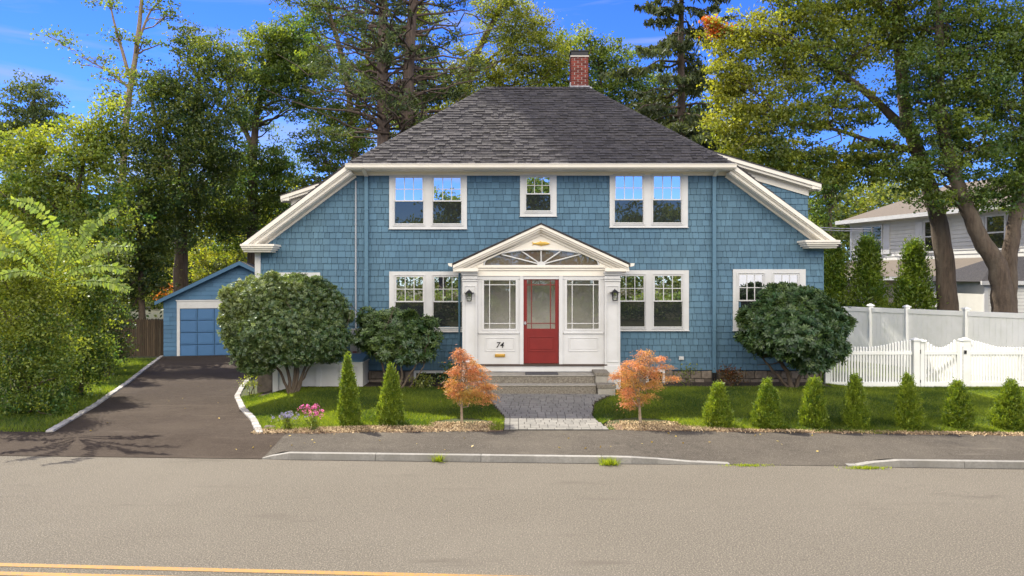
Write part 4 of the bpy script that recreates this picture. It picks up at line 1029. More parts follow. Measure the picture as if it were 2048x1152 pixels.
# ------------------------------------------------------------------ foliage machinery
def leafquads(C, size, rng, up=.3, asp=.6, axis=None, axw=0, droop=0):
    """rhombus leaves at C (n,3)"""
    n = len(C); a = rng.normal(size=(n, 3))
    if axis is not None: a = a*(1-axw)+np.asarray(axis)*axw*1.6
    a[:, 2] -= droop
    a /= np.linalg.norm(a, axis=1)[:, None]
    nr = rng.normal(size=(n, 3)); nr[:, 2] += up*2
    b = np.cross(nr, a); b /= np.linalg.norm(b, axis=1)[:, None]+1e-9
    s = size*rng.uniform(.7, 1.35, n)[:, None]
    V = np.stack([C-a*s*.5, C+b*s*asp*.5-a*s*.05, C+a*s*.5, C-b*s*asp*.5-a*s*.05], 1)
    q = np.arange(n*4).reshape(n, 4)
    return V.reshape(-1, 3), q
def crown(mb, blobs, leaf, cov, rng, mi=0, per=40, flat=.55, shell=.42, up=.35, asp=.62):
    """blobs: list (c, (rx,ry,rz), hue). returns clump centres"""
    cl = []
    for (c, r, hue) in [b[:3] for b in blobs]:
        c = np.asarray(c, float); r = np.asarray(r, float)
        n = int(cov*math.pi*r[0]*r[2]/(leaf*leaf*asp*.5)*1.0)
        nc = max(6, n//per)
        d = rng.normal(size=(nc, 3)); d /= np.linalg.norm(d, axis=1)[:, None]
        rad = rng.uniform(0, 1, nc)**shell*(1+.16*rng.normal(size=nc))
        cc = c+d*rad[:, None]*r
        rc = rng.uniform(.75, 1.35, nc)*max(leaf*1.6, .17*float(min(r[0], r[2])))
        cnt = per; L_ = cc[:, None]+rng.normal(size=(nc, cnt, 3))*rc[:, None, None]*np.array([1, 1, flat])
        # droop clump edges
        L_ = L_.reshape(-1, 3)
        v, q = leafquads(L_, leaf, rng, up, asp)
        cv = np.repeat(np.clip(rng.normal(.5, .24, nc), 0, 1), cnt); chue = np.repeat(np.clip(hue+rng.normal(0, .24, nc), 0, 1), cnt)
        var = np.clip(cv+rng.normal(0, .14, nc*cnt), 0, 1); hu = np.clip(chue+rng.normal(0, .10, nc*cnt), 0, 1)
        mb.add(v, q, var=var, hue=hu, mi=mi); cl.append(cc)
    return cl
def wig(a, b, k, amp, rng):
    a = np.asarray(a, float); b = np.asarray(b, float); t = np.linspace(0, 1, k)[:, None]; p = a+(b-a)*t
    p[1:-1] += rng.normal(size=(k-2, 3))*amp*np.linalg.norm(b-a); return p
def tree(name, label, cat, paths, blobs, leaf, cov, lm, bark=mBARK, seed=0, group=None, limbs=4, limb_r=.09, per=55, flat=.42, extra_mats=None, shell=.42, twig=False):
    """paths: list of (points(n,3), r0, r1). blobs world"""
    g = np.random.default_rng(seed); base = np.asarray(paths[0][0][0], float)
    root = thing(name, label, cat, (base[0], base[1], base[2]), group)
    cr = MB(); cl = []
    mats = [lm]+(extra_mats or [])
    for bl in blobs:
        mi = bl[3] if len(bl) > 3 else 0
        cl.append((bl, crown(cr, [bl[:3]], leaf, cov*(bl[4] if len(bl) > 4 else 1), g, mi, per, flat, shell)[0]))
    tk = MB(); allp = []
    for pts, r0, r1 in paths:
        pts = np.asarray(pts, float)
        # densify and wobble
        t = np.linspace(0, len(pts)-1, (len(pts)-1)*5+1); idx = np.arange(len(pts))
        dp = np.stack([np.interp(t, idx, pts[:, k]) for k in range(3)], 1)
        for _ in range(2): dp[1:-1] = (dp[:-2]+2*dp[1:-1]+dp[2:])/4
        dp[1:-1, :2] += g.normal(size=(len(dp)-2, 2))*r0*.04
        rad = np.linspace(r0, r1, len(dp))*(1+.02*g.normal(size=len(dp)))
        if pts is paths[0][0] or True: rad[0] *= 1.25
        tk.tube(dp, rad, 10); allp.append((dp, rad))
    P_ = np.concatenate([a for a, b in allp]); Rr_ = np.concatenate([b for a, b in allp])
    zfb = min(bl[0][2] for bl in blobs)-.6
    low = np.where(P_[:, 2] < min(zfb, P_[:, 2].max()-.5), 30, 0)
    for bl, cc in cl:
        for k in g.choice(len(cc), min(limbs, len(cc)), replace=False):
            c = cc[k]; dd = np.linalg.norm(P_-c, axis=1)+low+np.where(P_[:, 2] > c[2]-.25*np.linalg.norm(P_[:, :2]-c[:2], axis=1), 5, 0)
            j = int(np.argmin(dd)); s = P_[j]; lim = wig(s, c, 6, .045, g); lim[1:-1, 2] += np.array([.05, .07, .06, .03])*np.linalg.norm(c-s)*.5
            r = min(Rr_[j]*.6, limb_r*(.5+.12*np.linalg.norm(c-s)))
            tk.tube(lim, np.linspace(r, .012, 6), 6, cap=False)
            for _ in range(3 if twig else 1):
                a = lim[g.integers(2, 5)]; e = cc[g.integers(len(cc))]
                if np.linalg.norm(e-a) < 3.5: tk.tube(wig(a, e, 4, .06, g), np.linspace(r*.4, .008, 4), 5, cap=False)
    tk.build('trunk', bark, root); cr.build('crown', mats, root); return root
def PB(x, y, d, rx, ry, hue=.4, mi=0, c=1, dep=.85):
    s = d/F; return (P(x, y, d), (rx*s, rx*s*dep, ry*s), hue, mi, c)
def TP(pts, d, z0=None):
    out = [P(x, y, d+(o[0] if o else 0)) for x, y, *o in pts]
    if z0 is not None: out.insert(0, np.array([out[0][0], out[0][1], z0]))
    return out
TG = 'trees behind the house and driveway'
# ---- left side
tree('conifer_tree', 'dark bluish evergreen at the far left edge with the blue sky behind', 'tree', [(TP([(75, 620), (70, 300), (68, 160)], 46), .28, .05)],
     [PB(62, 190, 46, 62, 40, .5), PB(40, 250, 46, 70, 45, .5), PB(100, 235, 46, 40, 40, .6), PB(10, 300, 46, 60, 60, .5)], .17, 3.0, mL_PINE, mBARKP, 11, TG, flat=.4)
tree('locust_tree', 'tall thin sparse tree rising into the sky at the left', 'tree',
     [(TP([(236, 640), (240, 420), (256, 200), (272, 110), (284, 0), (286, -90)], 36), .21, .05), (TP([(258, 150), (235, 70), (215, -10)], 36), .09, .03), (TP([(258, 175), (215, 140), (158, 112)], 36), .07, .02), (TP([(276, 85), (300, 20), (345, -20)], 36), .07, .02)],
     [PB(190, 118, 36, 38, 12, .55, 0, .8), PB(292, 82, 36, 30, 18, .45, 0, .6), PB(240, 70, 36, 25, 14, .45, 0, .5), PB(225, 10, 36, 38, 22, .45, 0, .6), PB(315, 12, 36, 36, 26, .5, 0, .6), PB(235, 150, 36, 45, 20, .5, 0, .6), PB(230, 190, 36, 50, 26, .45, 0, .8), PB(330, 30, 36, 20, 12, .5, 0, .6), PB(290, -60, 36, 70, 40, .4, 0, .7), PB(110, 76, 36, 42, 13, .6, 0, 1.0)], .15, 1.5, mL_GREEN, mBARKL, 12, TG, limbs=3, twig=True, per=26)
tree('maple_tree', 'broad dark green leafy tree between the tall thin tree and the garage', 'tree',
     [(TP([(362, 640), (361, 520), (368, 330), (400, 160)], 38), .42, .10), (TP([(365, 420), (330, 300), (300, 190)], 38), .2, .06)],
     [PB(330, 185, 32, 75, 60, .3), PB(430, 130, 33, 75, 62, .35), PB(400, 235, 32, 85, 75, .25), PB(300, 290, 31, 80, 80, .3), PB(430, 330, 34, 70, 80, .2), PB(340, 400, 36, 95, 80, .2), PB(450, 430, 38, 50, 60, .35), PB(380, 80, 38, 40, 30, .45)], .12, 4.0, mL_DARK, mBARK, 13, TG)
tree('oak_tree', 'tall green tree with yellowing top left of the house, in front of the sky', 'tree',
     [(TP([(507, 640), (505, 420), (508, 250), (540, 110)], 40), .36, .08), (TP([(508, 300), (470, 220), (450, 150)], 40), .15, .05)],
     [PB(540, 95, 40, 65, 45, .75), PB(590, 70, 40, 60, 50, .35), PB(510, 150, 40, 70, 50, .5), PB(580, 160, 40, 75, 60, .3), PB(500, 225, 40, 55, 45, .4), PB(560, 330, 40, 45, 55, .3), PB(490, 340, 40, 70, 60, .25), PB(550, 400, 40, 55, 50, .45), PB(480, 450, 40, 60, 60, .4), PB(600, 210, 40, 45, 35, .35, 0, .8), PB(590, 130, 40, 60, 50, .4)], .125, 3.8, mL_GREEN, mBARK, 14, TG)
tree('sunlit_tree', 'yellow green sunlit tree at the left above the hedge', 'tree', [(TP([(140, 640), (150, 420), (170, 300)], 30), .2, .05)],
     [PB(150, 275, 30, 60, 45, .75), PB(60, 300, 30, 70, 45, .7), PB(200, 330, 30, 60, 55, .6), PB(100, 370, 30, 90, 70, .5), PB(20, 400, 30, 60, 80, .5), PB(200, 440, 30, 70, 75, .35), PB(110, 470, 30, 80, 70, .4), PB(215, 255, 30, 35, 60, .6)], .13, 3.6, mL_HEDGE, mBARK, 15, TG, flat=.6)
tree('understory_tree', 'dark leafy tree with low branches behind the stockade fence', 'tree', [(TP([(285, 660), (280, 500), (270, 420)], 33.5), .16, .04)],
     [PB(285, 400, 33.5, 65, 80, .3), PB(250, 520, 33.5, 55, 80, .3), PB(310, 480, 33.5, 50, 70, .3), PB(300, 570, 33.5, 30, 30, .4), PB(240, 600, 33.5, 35, 50, .25)], .14, 3.6, mL_DARK, mBARK, 16, TG)
tree('backlit_shrub', 'yellow backlit leaves beneath the trees behind the garage roof', 'shrub', [(TP([(430, 640), (430, 600)], 44), .1, .04)],
     [PB(400, 540, 44, 70, 45, .8), PB(470, 500, 44, 60, 45, .8), PB(530, 440, 44, 55, 60, .8), PB(340, 590, 44, 60, 30, .6), PB(600, 400, 44, 60, 60, .8)], .15, 1.8, mL_YEL, mBARK, 17, TG)
tree('dogwood_tree', 'small reddish ornamental tree peeking over the stockade fence', 'tree', [(TP([(330, 640), (332, 600)], 41), .08, .03)],
     [PB(338, 578, 41, 28, 9, .6), PB(325, 590, 41, 22, 8, .8)], .12, 2.5, mL_RED, mBARK, 18, TG)
# ---- behind the house
def conifer(name, label, x, d, ztop, zlow, Lmax, seed, lm, spacing=.55, nb=5, dens=1.0, droop=.35, trunks=None, bare=.0, group=TG, r0=.33, tuft=False, pw=.7, leaf=.30):
    g = np.random.default_rng(seed); X = (x-1024)*d/F; root = thing(name, label, 'tree', (X, d, .1), group)
    tk = MB(); cr = MB(); trunks = trunks or [(0, 0)]
    for (ox, lean) in trunks:
        pts = np.array([[X+ox+lean*t, d, .1+t*(ztop-.1)] for t in np.linspace(0, 1, 9)]); pts[1:-1, :2] += g.normal(size=(7, 2))*.05
        tk.tube(pts, np.linspace(r0, .04, 9), 10)
        z = zlow
        while z < ztop-.3:
            f = (z-zlow)/(ztop-zlow); Ln = Lmax*(min(1, (1-f)**pw+.06))
            cx_ = np.interp(z, pts[:, 2], pts[:, 0])
            for k in range(nb):
                th_ = g.uniform(0, 2*math.pi); Lb = Ln*g.uniform(.6, 1.1); dir_ = np.array([math.cos(th_), math.sin(th_), 0])
                t = np.linspace(0, 1, 7)[:, None]
                pth = np.array([cx_, d, z])+dir_*Lb*t+np.array([0, 0, 1])*(-droop*Lb*(t**1.3)+.22*Lb*t**4+.12*Lb*np.sin(t*2))
                pth[1:] += g.normal(size=(6, 3))*.03*Lb
                tk.tube(pth, np.linspace(min(.06, .018*Lb+.01), .008, 7), 5, cap=False)
                if g.random() < bare*(1 if z > 14.8 else 3.5): continue
                dens_ = dens*(2.0 if tuft and z > 15.5 else 1)
                if tuft:
                    nt_ = int(9*dens_*Lb); tt = g.uniform(.35, 1, nt_); c = np.stack([np.interp(tt, t[:, 0], pth[:, q]) for q in range(3)], 1)+g.normal(size=(nt_, 3))*.22*np.array([1, 1, .5])
                    c2 = (c[:, None]+g.normal(size=(nt_, 16, 3))*.11).reshape(-1, 3)
                    v, q = leafquads(c2, .19, g, .2, .26)
                    cr.add(v, q, var=np.clip(np.repeat(g.normal(.5, .2, nt_), 16)+g.normal(0, .1, nt_*16), 0, 1), hue=g.uniform(0, 1, nt_*16))
                else:
                    n = int(110*dens*Lb); tt = g.uniform(.12, 1, n)**.8; c = np.stack([np.interp(tt, t[:, 0], pth[:, q]) for q in range(3)], 1)
                    sd = np.array([-dir_[1], dir_[0], 0]); w = g.normal(size=n)*.16*Lb*(1.1-tt)*.8; c += sd*w[:, None]; c[:, 2] -= np.abs(w)*.35+np.abs(g.normal(size=n))*.11
                    v, q = leafquads(c, leaf, g, .1, .26, axis=(0, 0, -1), axw=.45)
                    cr.add(v, q, var=np.clip(g.normal(.5, .2)+g.normal(0, .14, n), 0, 1), hue=np.clip(g.normal(.4, .2, n)+tt*.2, 0, 1))
            z += spacing*g.uniform(.7, 1.3)
    tk.build('trunk', mBARKP, root); cr.build('crown', lm, root); return root
conifer('pine_tree', 'tall twin trunked pine with bare lower branches behind the left of the roof', 770, 30, 22.5, 8.6, 4.0, 21, mL_PINE, spacing=.42, nb=5, droop=.12, trunks=[(0, -.1), (.55, .9)], r0=.40, bare=.22, tuft=True, dens=1.0, pw=.3)
conifer('spruce_tree', 'dark drooping spruce behind the right of the roof', 1362, 33, 20, 3.5, 4.6, 22, mL_NEED, spacing=.62, nb=5, droop=.45, dens=.75, r0=.32, pw=.6)
tree('birch_tree', 'thin limbed green tree just left of the twin trunked pine', 'tree',
     [(TP([(712, 640), (712, 300), (690, 130), (650, 0), (640, -80)], 37), .2, .06), (TP([(708, 240), (735, 120), (755, -20)], 37), .1, .04), (TP([(700, 180), (665, 120), (600, 20)], 37), .09, .03)],
     [PB(690, 290, 37, 60, 55, .5), PB(650, 330, 37, 38, 50, .5), PB(700, 370, 37, 60, 40, .5), PB(720, 200, 37, 55, 50, .45, 0, 1.1), PB(800, 220, 37, 55, 50, .6, 0, .9), PB(840, 160, 37, 50, 40, .6, 0, .8), PB(630, 380, 37, 42, 45, .6), PB(680, 250, 37, 60, 50, .5), PB(620, 300, 37, 35, 40, .45), PB(650, 40, 37, 60, 50, .3), PB(720, 60, 37, 60, 55, .35, 0, .8), PB(640, 120, 37, 50, 45, .4, 0, 1.0), PB(760, 130, 37, 50, 50, .4, 0, .9), PB(650, 210, 37, 45, 40, .45, 0, .8), PB(700, -40, 37, 100, 50, .4)], .12, 2.6, mL_GREEN, mBARKL, 23, TG, twig=True)
tree('maple_tree', 'yellow green maple right behind the ridge, left of the chimney', 'tree',
     [(TP([(905, 640), (925, 220), (950, 110), (1000, 20), (1010, -60)], 40), .28, .08), (TP([(930, 170), (975, 120), (1060, 60)], 40), .13, .04), (TP([(925, 200), (880, 130), (850, 60)], 40), .1, .03)],
     [PB(1040, 60, 40, 75, 60, .7), PB(1020, 140, 40, 80, 60, .8), PB(950, 180, 40, 70, 50, .85), PB(930, 120, 40, 55, 45, .7, 0, .6), PB(870, 215, 40, 60, 50, .8, 0, .8), PB(1095, 120, 40, 55, 60, .6), PB(1000, 10, 40, 60, 40, .6), PB(850, 130, 40, 45, 50, .5, 0, .5), PB(840, 40, 40, 50, 45, .35, 0, .8), PB(830, 270, 40, 55, 45, .8)], .12, 3.2, mL_YEL, mBARK, 24, TG, twig=True)
tree('maple_tree', 'rounded maple with orange tinged top directly behind the chimney', 'tree',
     [(TP([(1210, 640), (1215, 300), (1200, 150)], 42), .28, .07)],
     [PB(1150, 90, 42, 50, 35, .85), PB(1205, 115, 42, 60, 45, .5), PB(1265, 150, 42, 55, 55, .35), PB(1190, 185, 42, 75, 55, .4), PB(1270, 230, 42, 80, 55, .3), PB(1120, 150, 42, 45, 50, .7), PB(1330, 290, 42, 60, 45, .35), PB(1100, 190, 42, 60, 30, .6), PB(1320, 200, 42, 50, 55, .35), PB(1290, 280, 42, 60, 50, .3), PB(1400, 270, 42, 55, 60, .4), PB(1390, 190, 42, 40, 45, .5, 0, .7)], .15, 3.0, mL_GREEN, mBARK, 25, TG)
# ---- right side
tree('maple_tree', 'huge yellow green maple over the right of the roof with a single leaning trunk', 'tree',
     [(TP([(1896, 640), (1893, 560), (1880, 450), (1846, 330), (1812, 240), (1800, 120), (1795, 0), (1790, -120)], 27, .1), .40, .12), (TP([(1812, 260), (1740, 190), (1660, 130), (1560, 60)], 27), .17, .04), (TP([(1830, 300), (1760, 290), (1680, 260), (1560, 240)], 27), .13, .03), (TP([(1800, 150), (1850, 60), (1900, -60)], 27), .16, .05)],
     [PB(1490, 75, 27, 75, 55, .9), PB(1455, 150, 27, 50, 50, .95), PB(1480, 250, 27, 65, 60, .8), PB(1560, 130, 27, 75, 70, .6), PB(1600, 30, 27, 90, 60, .6), PB(1580, 230, 27, 85, 60, .45), PB(1530, 310, 27, 85, 45, .35), PB(1680, 100, 27, 85, 75, .45), PB(1720, -10, 27, 110, 60, .5), PB(1640, 330, 27, 85, 45, .35), PB(1690, 215, 27, 75, 50, .4, 0, .8), PB(1745, 320, 27, 70, 50, .4), PB(1790, 60, 27, 70, 80, .4), PB(1590, -90, 27, 130, 60, .5), PB(1780, -100, 27, 130, 60, .4), PB(1430, 50, 27, 26, 26, .5, 1, .8), PB(1470, 170, 27, 40, 90, .9)], .11, 4.2, mL_YEL, mBARK, 31, 'big maples on the right', limbs=4, extra_mats=[mL_RED], twig=True)
tree('maple_tree', 'large green maple at the right edge whose trunk forks low into two limbs', 'tree',
     [(TP([(2008, 650), (2006, 590), (1996, 530), (1962, 480), (1935, 420), (1905, 340), (1880, 230), (1880, 60), (1875, -80)], 25.5, .1), .42, .10), (TP([(2014, 650), (2015, 590), (2018, 520), (2030, 440), (2042, 360), (2052, 240), (2060, 0)], 25.6, .1), .36, .12)],
     [PB(1850, 150, 25.5, 75, 65, .4), PB(1930, 60, 25.5, 90, 75, .35), PB(1880, 250, 25.5, 80, 55, .45), PB(1960, 180, 25.5, 80, 70, .4), PB(1840, 340, 25.5, 75, 45, .4), PB(1950, 310, 25.5, 85, 60, .35), PB(2040, 100, 25.5, 90, 100, .45), PB(2040, 260, 25.5, 80, 80, .4), PB(2030, 380, 25.5, 60, 55, .35), PB(1870, 395, 25.5, 50, 24, .5), PB(1960, 400, 25.5, 40, 26, .3), PB(1940, -60, 25.5, 120, 60, .4), PB(2130, 100, 25.5, 90, 110, .4)], .105, 4.2, mL_GREEN, mBARK, 32, 'big maples on the right', limbs=4, twig=True)
tree('distant_tree', 'orange and yellow tree far behind the neighbouring house', 'tree', [(TP([(1740, 640), (1742, 420)], 70), .3, .1)],
     [PB(1770, 385, 70, 60, 30, .9), PB(1720, 410, 70, 50, 38, .8), PB(1680, 440, 70, 45, 45, .7), PB(1830, 390, 70, 60, 40, .7), PB(1730, 470, 70, 70, 40, .6)], .22, 2.6, mL_YEL, mBARK, 33, 'trees far behind the neighbouring house')
tree('distant_tree', 'dull green tree between the blue house and the orange tree', 'tree', [(TP([(1660, 640), (1660, 420)], 52), .3, .1)],
     [PB(1650, 390, 52, 35, 60, .4), PB(1635, 470, 52, 35, 60, .4), PB(1665, 350, 52, 35, 40, .5), PB(1640, 540, 52, 40, 50, .4), PB(1690, 360, 52, 25, 25, .5)], .18, 3.0, mL_GREEN, mBARK, 34, 'trees far behind the neighbouring house')
tree('distant_tree', 'dense dark tree filling in low behind the big maple and the spruce', 'tree', [(TP([(1520, 640), (1520, 400)], 50), .3, .1)],
     [PB(1460, 300, 50, 60, 50, .3), PB(1540, 340, 50, 90, 50, .3), PB(1600, 380, 50, 60, 50, .4), PB(1400, 330, 50, 80, 60, .3)], .18, 2.4, mL_DARK, mBARK, 35, 'trees far behind the neighbouring house')
wd = []
g = np.random.default_rng(5); mb = MB()
bl = [PB(x, 590+g.uniform(-20, 20), 85, 110, 90+g.uniform(-20, 20), .4) for x in np.linspace(-400, 2500, 22)]
bl += [PB(x, 470+g.uniform(-40, 40), 62, 90, 110+g.uniform(-25, 25), .45) for x in list(np.linspace(-350, 560, 12))+list(np.linspace(1420, 2450, 10))]+[PB(x, 560, 60, 90, 60, .35) for x in np.linspace(-350, 700, 14)]
crown(mb, bl, .3, 2.6, g); o = mb.build('far_woods', mL_DARK, kind='stuff'); tag(o, 'distant mass of woodland closing off the horizon', 'woods')
# tall evergreens behind the fence
EG = 'conical evergreens behind the privacy fence'
def evergreen(label, x, ytop, d, wpx, seed):
    g = np.random.default_rng(seed); c = P(x, ytop, d); Hh = c[2]; root = thing('evergreen_tree', label, 'evergreen', (c[0], d, .1), EG)
    mb = MB(); n = 300; u_ = g.uniform(0, 1, n)**.8; ang = g.uniform(0, 2*math.pi, n); rr_ = wpx*d/F*(1-u_)**.8*(1+.2*np.sin(ang*3+u_*9))*g.uniform(.55, 1.08, n)+.03
    cc = np.stack([c[0]+rr_*np.cos(ang), d+rr_*np.sin(ang), .2+u_*Hh], 1); m = 46
    ax = np.stack([np.cos(ang)*.5, np.sin(ang)*.5, np.full(n, .55)], 1)
    L_ = (cc[:, None]+g.normal(size=(n, m, 3))*.14).reshape(-1, 3)
    v, q = leafquads(L_, .13, g, .2, .35, axis=np.repeat(ax, m, 0), axw=.6)
    mb.add(v, q, var=np.clip(np.repeat(g.normal(.45, .2, n), m)+g.normal(0, .12, n*m), 0, 1), hue=np.clip(np.repeat(g.normal(.35, .2, n), m), 0, 1)); mb.build('foliage', mL_ARB, root)
    t = MB(); t.tube([(c[0], d, 0), (c[0], d, Hh*.9)], [.08, .01], 8); t.build('trunk', mBARK, root)
evergreen('conical evergreen right against the corner of the blue house', 1668, 505, 28.5, 38, 41)
evergreen('conical evergreen second from the blue house, below the twin window', 1735, 490, 28.0, 50, 42)
evergreen('conical evergreen left of the leaning maple trunk', 1828, 500, 27.6, 50, 43)

# ------------------------------------------------------------------ shrubs in front of the house
def whorl_shrub(name, label, cat, d, blobs, stems, lm, n_wh, leafL, seed, group=None, asp=.33, per=9, zb_=.28, inner=1500, bark=mBARK, tilt=.25):
    g = np.random.default_rng(seed); bx = P(stems[0][0][0][0], 700, d); root = thing(name, label, cat, (bx[0], d, zb_), group)
    mb = MB(); tot = sum(b[3]*b[4] for b in blobs)
    extra = []
    for (x, y, dd, rx, ry, hue) in blobs:
        for q in range(4):
            a = g.uniform(-.3, math.pi+.3); extra.append((x+math.cos(a)*rx*1.05, y-math.sin(a)*ry*1.05, dd+g.uniform(-.3, .3), rx*g.uniform(.14, .34), ry*g.uniform(.12, .32), hue+.12))
    for (x, y, dd, rx, ry, hue) in list(blobs)+extra:
        c = P(x, y, d+dd); r = np.array([rx, rx*.8, ry])*(d+dd)/F; n = int(n_wh*rx*ry/tot)
        dr = g.normal(size=(n, 3)); dr /= np.linalg.norm(dr, axis=1)[:, None]; rad = g.uniform(.25, 1, n)**.35*(1+.12*g.normal(size=n))
        cc = c+dr*rad[:, None]*r
        ax = dr*.8+np.array([0, 0, .55])+g.normal(size=(n, 3))*tilt; ax /= np.linalg.norm(ax, axis=1)[:, None]
        ref = g.normal(size=(n, 3)); a = np.cross(ax, ref); a /= np.linalg.norm(a, axis=1)[:, None]; b = np.cross(ax, a)
        th_ = np.linspace(0, 2*math.pi, per, endpoint=False)+g.uniform(0, 1, (n, 1))
        rd = np.cos(th_)[..., None]*a[:, None]+np.sin(th_)[..., None]*b[:, None]
        ld = rd*.85+ax[:, None]*g.uniform(-.1, .6, (n, per, 1)); ld /= np.linalg.norm(ld, axis=2)[..., None]
        sd = np.cross(ld, ax[:, None]+0*ld); sd /= np.linalg.norm(sd, axis=2)[..., None]+1e-9
        s = leafL*g.uniform(.7, 1.2, (n, per, 1)); o = cc[:, None]
        V = np.stack([o+ld*.01, o+ld*s*.6+sd*s*asp*.5, o+ld*s, o+ld*s*.6-sd*s*asp*.5], 2).reshape(-1, 3)
        var = np.clip(np.repeat(g.normal(.5, .2, n), per)+g.normal(0, .12, n*per), 0, 1); hu = np.clip(np.repeat(g.normal(hue, .2, n), per), 0, 1)
        mb.add(V, np.arange(n*per*4).reshape(-1, 4), var=var, hue=hu)
    mb.build('foliage', lm, root)
    t = MB()
    for pts, r0, r1 in stems:
        pp = np.array([P(x, y, d+(o[0] if o else 0)) for x, y, *o in pts]); pp[0][2] = float(H(pp[0][0], pp[0][1]))-.05
        tt = np.linspace(0, len(pp)-1, len(pp)*4); dp = np.stack([np.interp(tt, range(len(pp)), pp[:, k]) for k in range(3)], 1); dp[1:-1] = (dp[:-2]+2*dp[1:-1]+dp[2:])/4
        dp[1:-1] += g.normal(size=(len(dp)-2, 3))*.008
        t.tube(dp, np.linspace(r0, r1, len(dp)), 8)
        for b in blobs[:6]:
            c = P(b[0], b[1], d+b[2]); e = c+g.normal(size=3)*.3; 
            if np.linalg.norm(e-dp[-1]) < 1.6: t.tube(wig(dp[-1], e, 5, .05, g), np.linspace(r1, .006, 5), 5, cap=False)
    t.build('trunk', bark, root); return root
# burning bush left (rounded, many upright stems)
whorl_shrub('burning_bush', 'large rounded green bush on several stems before the left wall', 'bush', 17.7,
    [(490, 610, 0, 42, 45, .75), (540, 595, -.2, 55, 42, .55), (600, 605, .1, 60, 48, .3), (650, 625, .1, 48, 48, .3), (480, 660, 0, 38, 42, .6), (560, 660, -.5, 70, 45, .35), (640, 680, -.3, 58, 38, .2), (510, 700, -.3, 48, 32, .35), (590, 705, -.3, 60, 26, .25), (655, 700, .1, 38, 25, .2), (545, 572, 0, 40, 18, .4), (625, 575, .1, 38, 18, .3), (515, 735, -.2, 35, 14, .3)],
    [([(585, 782), (590, 745), (600, 690)], .05, .03), ([(583, 782), (575, 740), (560, 690)], .045, .025), ([(590, 782), (606, 745), (630, 690)], .045, .025), ([(581, 780), (562, 745), (535, 715), (520, 690)], .035, .02), ([(588, 782), (597, 740), (590, 680)], .045, .02), ([(592, 782), (615, 740), (640, 710)], .03, .015)],
    mL_BURN, 30000, .055, 51, asp=.5, per=7, zb_=.2, tilt=.8)
whorl_shrub('rhododendron', 'open rhododendron below the lower left windows', 'shrub', 18.2,
    [(740, 640, 0, 28, 20, .45), (765, 665, 0, 45, 30, .35), (800, 640, .1, 30, 18, .35), (830, 670, 0, 42, 38, .25), (770, 695, 0, 40, 25, .55), (840, 700, 0, 32, 25, .2), (730, 680, 0, 20, 20, .35), (810, 705, 0, 30, 25, .25), (795, 670, 0, 35, 28, .35)],
    [([(775, 778), (768, 740), (755, 700)], .03, .02), ([(778, 778), (790, 745), (800, 700)], .03, .02), ([(800, 778), (825, 740), (845, 705)], .03, .018), ([(798, 778), (805, 745), (795, 700)], .03, .018), ([(815, 778), (840, 745), (850, 725)], .02, .012)],
    mL_RHO, 1900, .115, 52, 'rhododendrons by the house', zb_=.25)
whorl_shrub('rhododendron', 'big round dark rhododendron at the right corner of the blue house', 'shrub', 18.3,
    [(1590, 612, 0, 62, 35, .25), (1540, 640, -.2, 50, 40, .25), (1640, 645, 0, 52, 38, .2), (1590, 670, -.5, 80, 45, .22), (1665, 650, .2, 32, 26, .25), (1522, 675, 0, 36, 32, .2), (1622, 710, -.3, 46, 32, .15), (1660, 695, 0, 32, 30, .2), (1560, 590, .1, 35, 18, .3), (1620, 595, .1, 30, 16, .3)],
    [([(1585, 776), (1575, 745), (1555, 715)], .06, .04), ([(1590, 776), (1600, 750), (1625, 720)], .05, .03), ([(1580, 776), (1545, 740), (1525, 715)], .04, .02)],
    mL_RHO, 8200, .12, 53, 'rhododendrons by the house', zb_=.2, per=9)
def bushlet(name, label, cat, x, y, d, rx, ry, hue, lm, leaf, seed, cov=3, group=None):
    g = np.random.default_rng(seed); c = P(x, y, d); root = thing(name, label, cat, (c[0], d, float(H(c[0], d))), group)
    mb = MB(); s = d/F; crown(mb, [(c, (rx*s, rx*s, ry*s), hue)], leaf, cov, g, per=14); mb.build('foliage', lm, root)
    t = MB(); z = float(H(c[0], d))
    for k in range(4): t.tube(wig((c[0]+g.normal()*.04, d, z-.02), c+g.normal(size=3)*[rx*s*.4, .05, ry*s*.3], 4, .05, g), np.linspace(.012, .004, 4), 5)
    t.build('stems', mBARK, root); return root
bushlet('small_shrub', 'small dull red leaved shrub beside the right downspout base', 'shrub', 1462, 752, 18.6, 20, 22, .5, leafmat('leaf_bronze', (.06, .06, .02), (.16, .05, .02)), .05, 61)
bushlet('small_shrub', 'low dark shrub beside the left basement window', 'shrub', 905, 752, 18.5, 20, 26, .3, mL_RHO, .06, 62)
bushlet('small_shrub', 'low green shrub just left of the left basement window', 'shrub', 846, 768, 18.2, 20, 16, .6, mL_DARK, .06, 63)
bushlet('small_shrub', 'sparse twiggy shrub in the bed between the steps and the right downspout', 'shrub', 1375, 748, 18.6, 18, 22, .5, mL_DARK, .05, 64, cov=.8)
bushlet('rose_bush', 'thin rose bush with pale blooms by the stone pillar at the driveway bend', 'bush', 502, 765, 18.9, 17, 18, .7, mL_HEDGE, .05, 65, cov=1.5)
# stone pillar
mb = MB(); mb.box(fx(517, 19.0), fx(547, 19.0), 18.9, 19.25, -.1, fz(743, 19.0))
tag(mb.build('stone_pillar', mSTONE, bevel=.03), 'short brown stone pillar at the left end of the white cellar hatch', 'pillar')

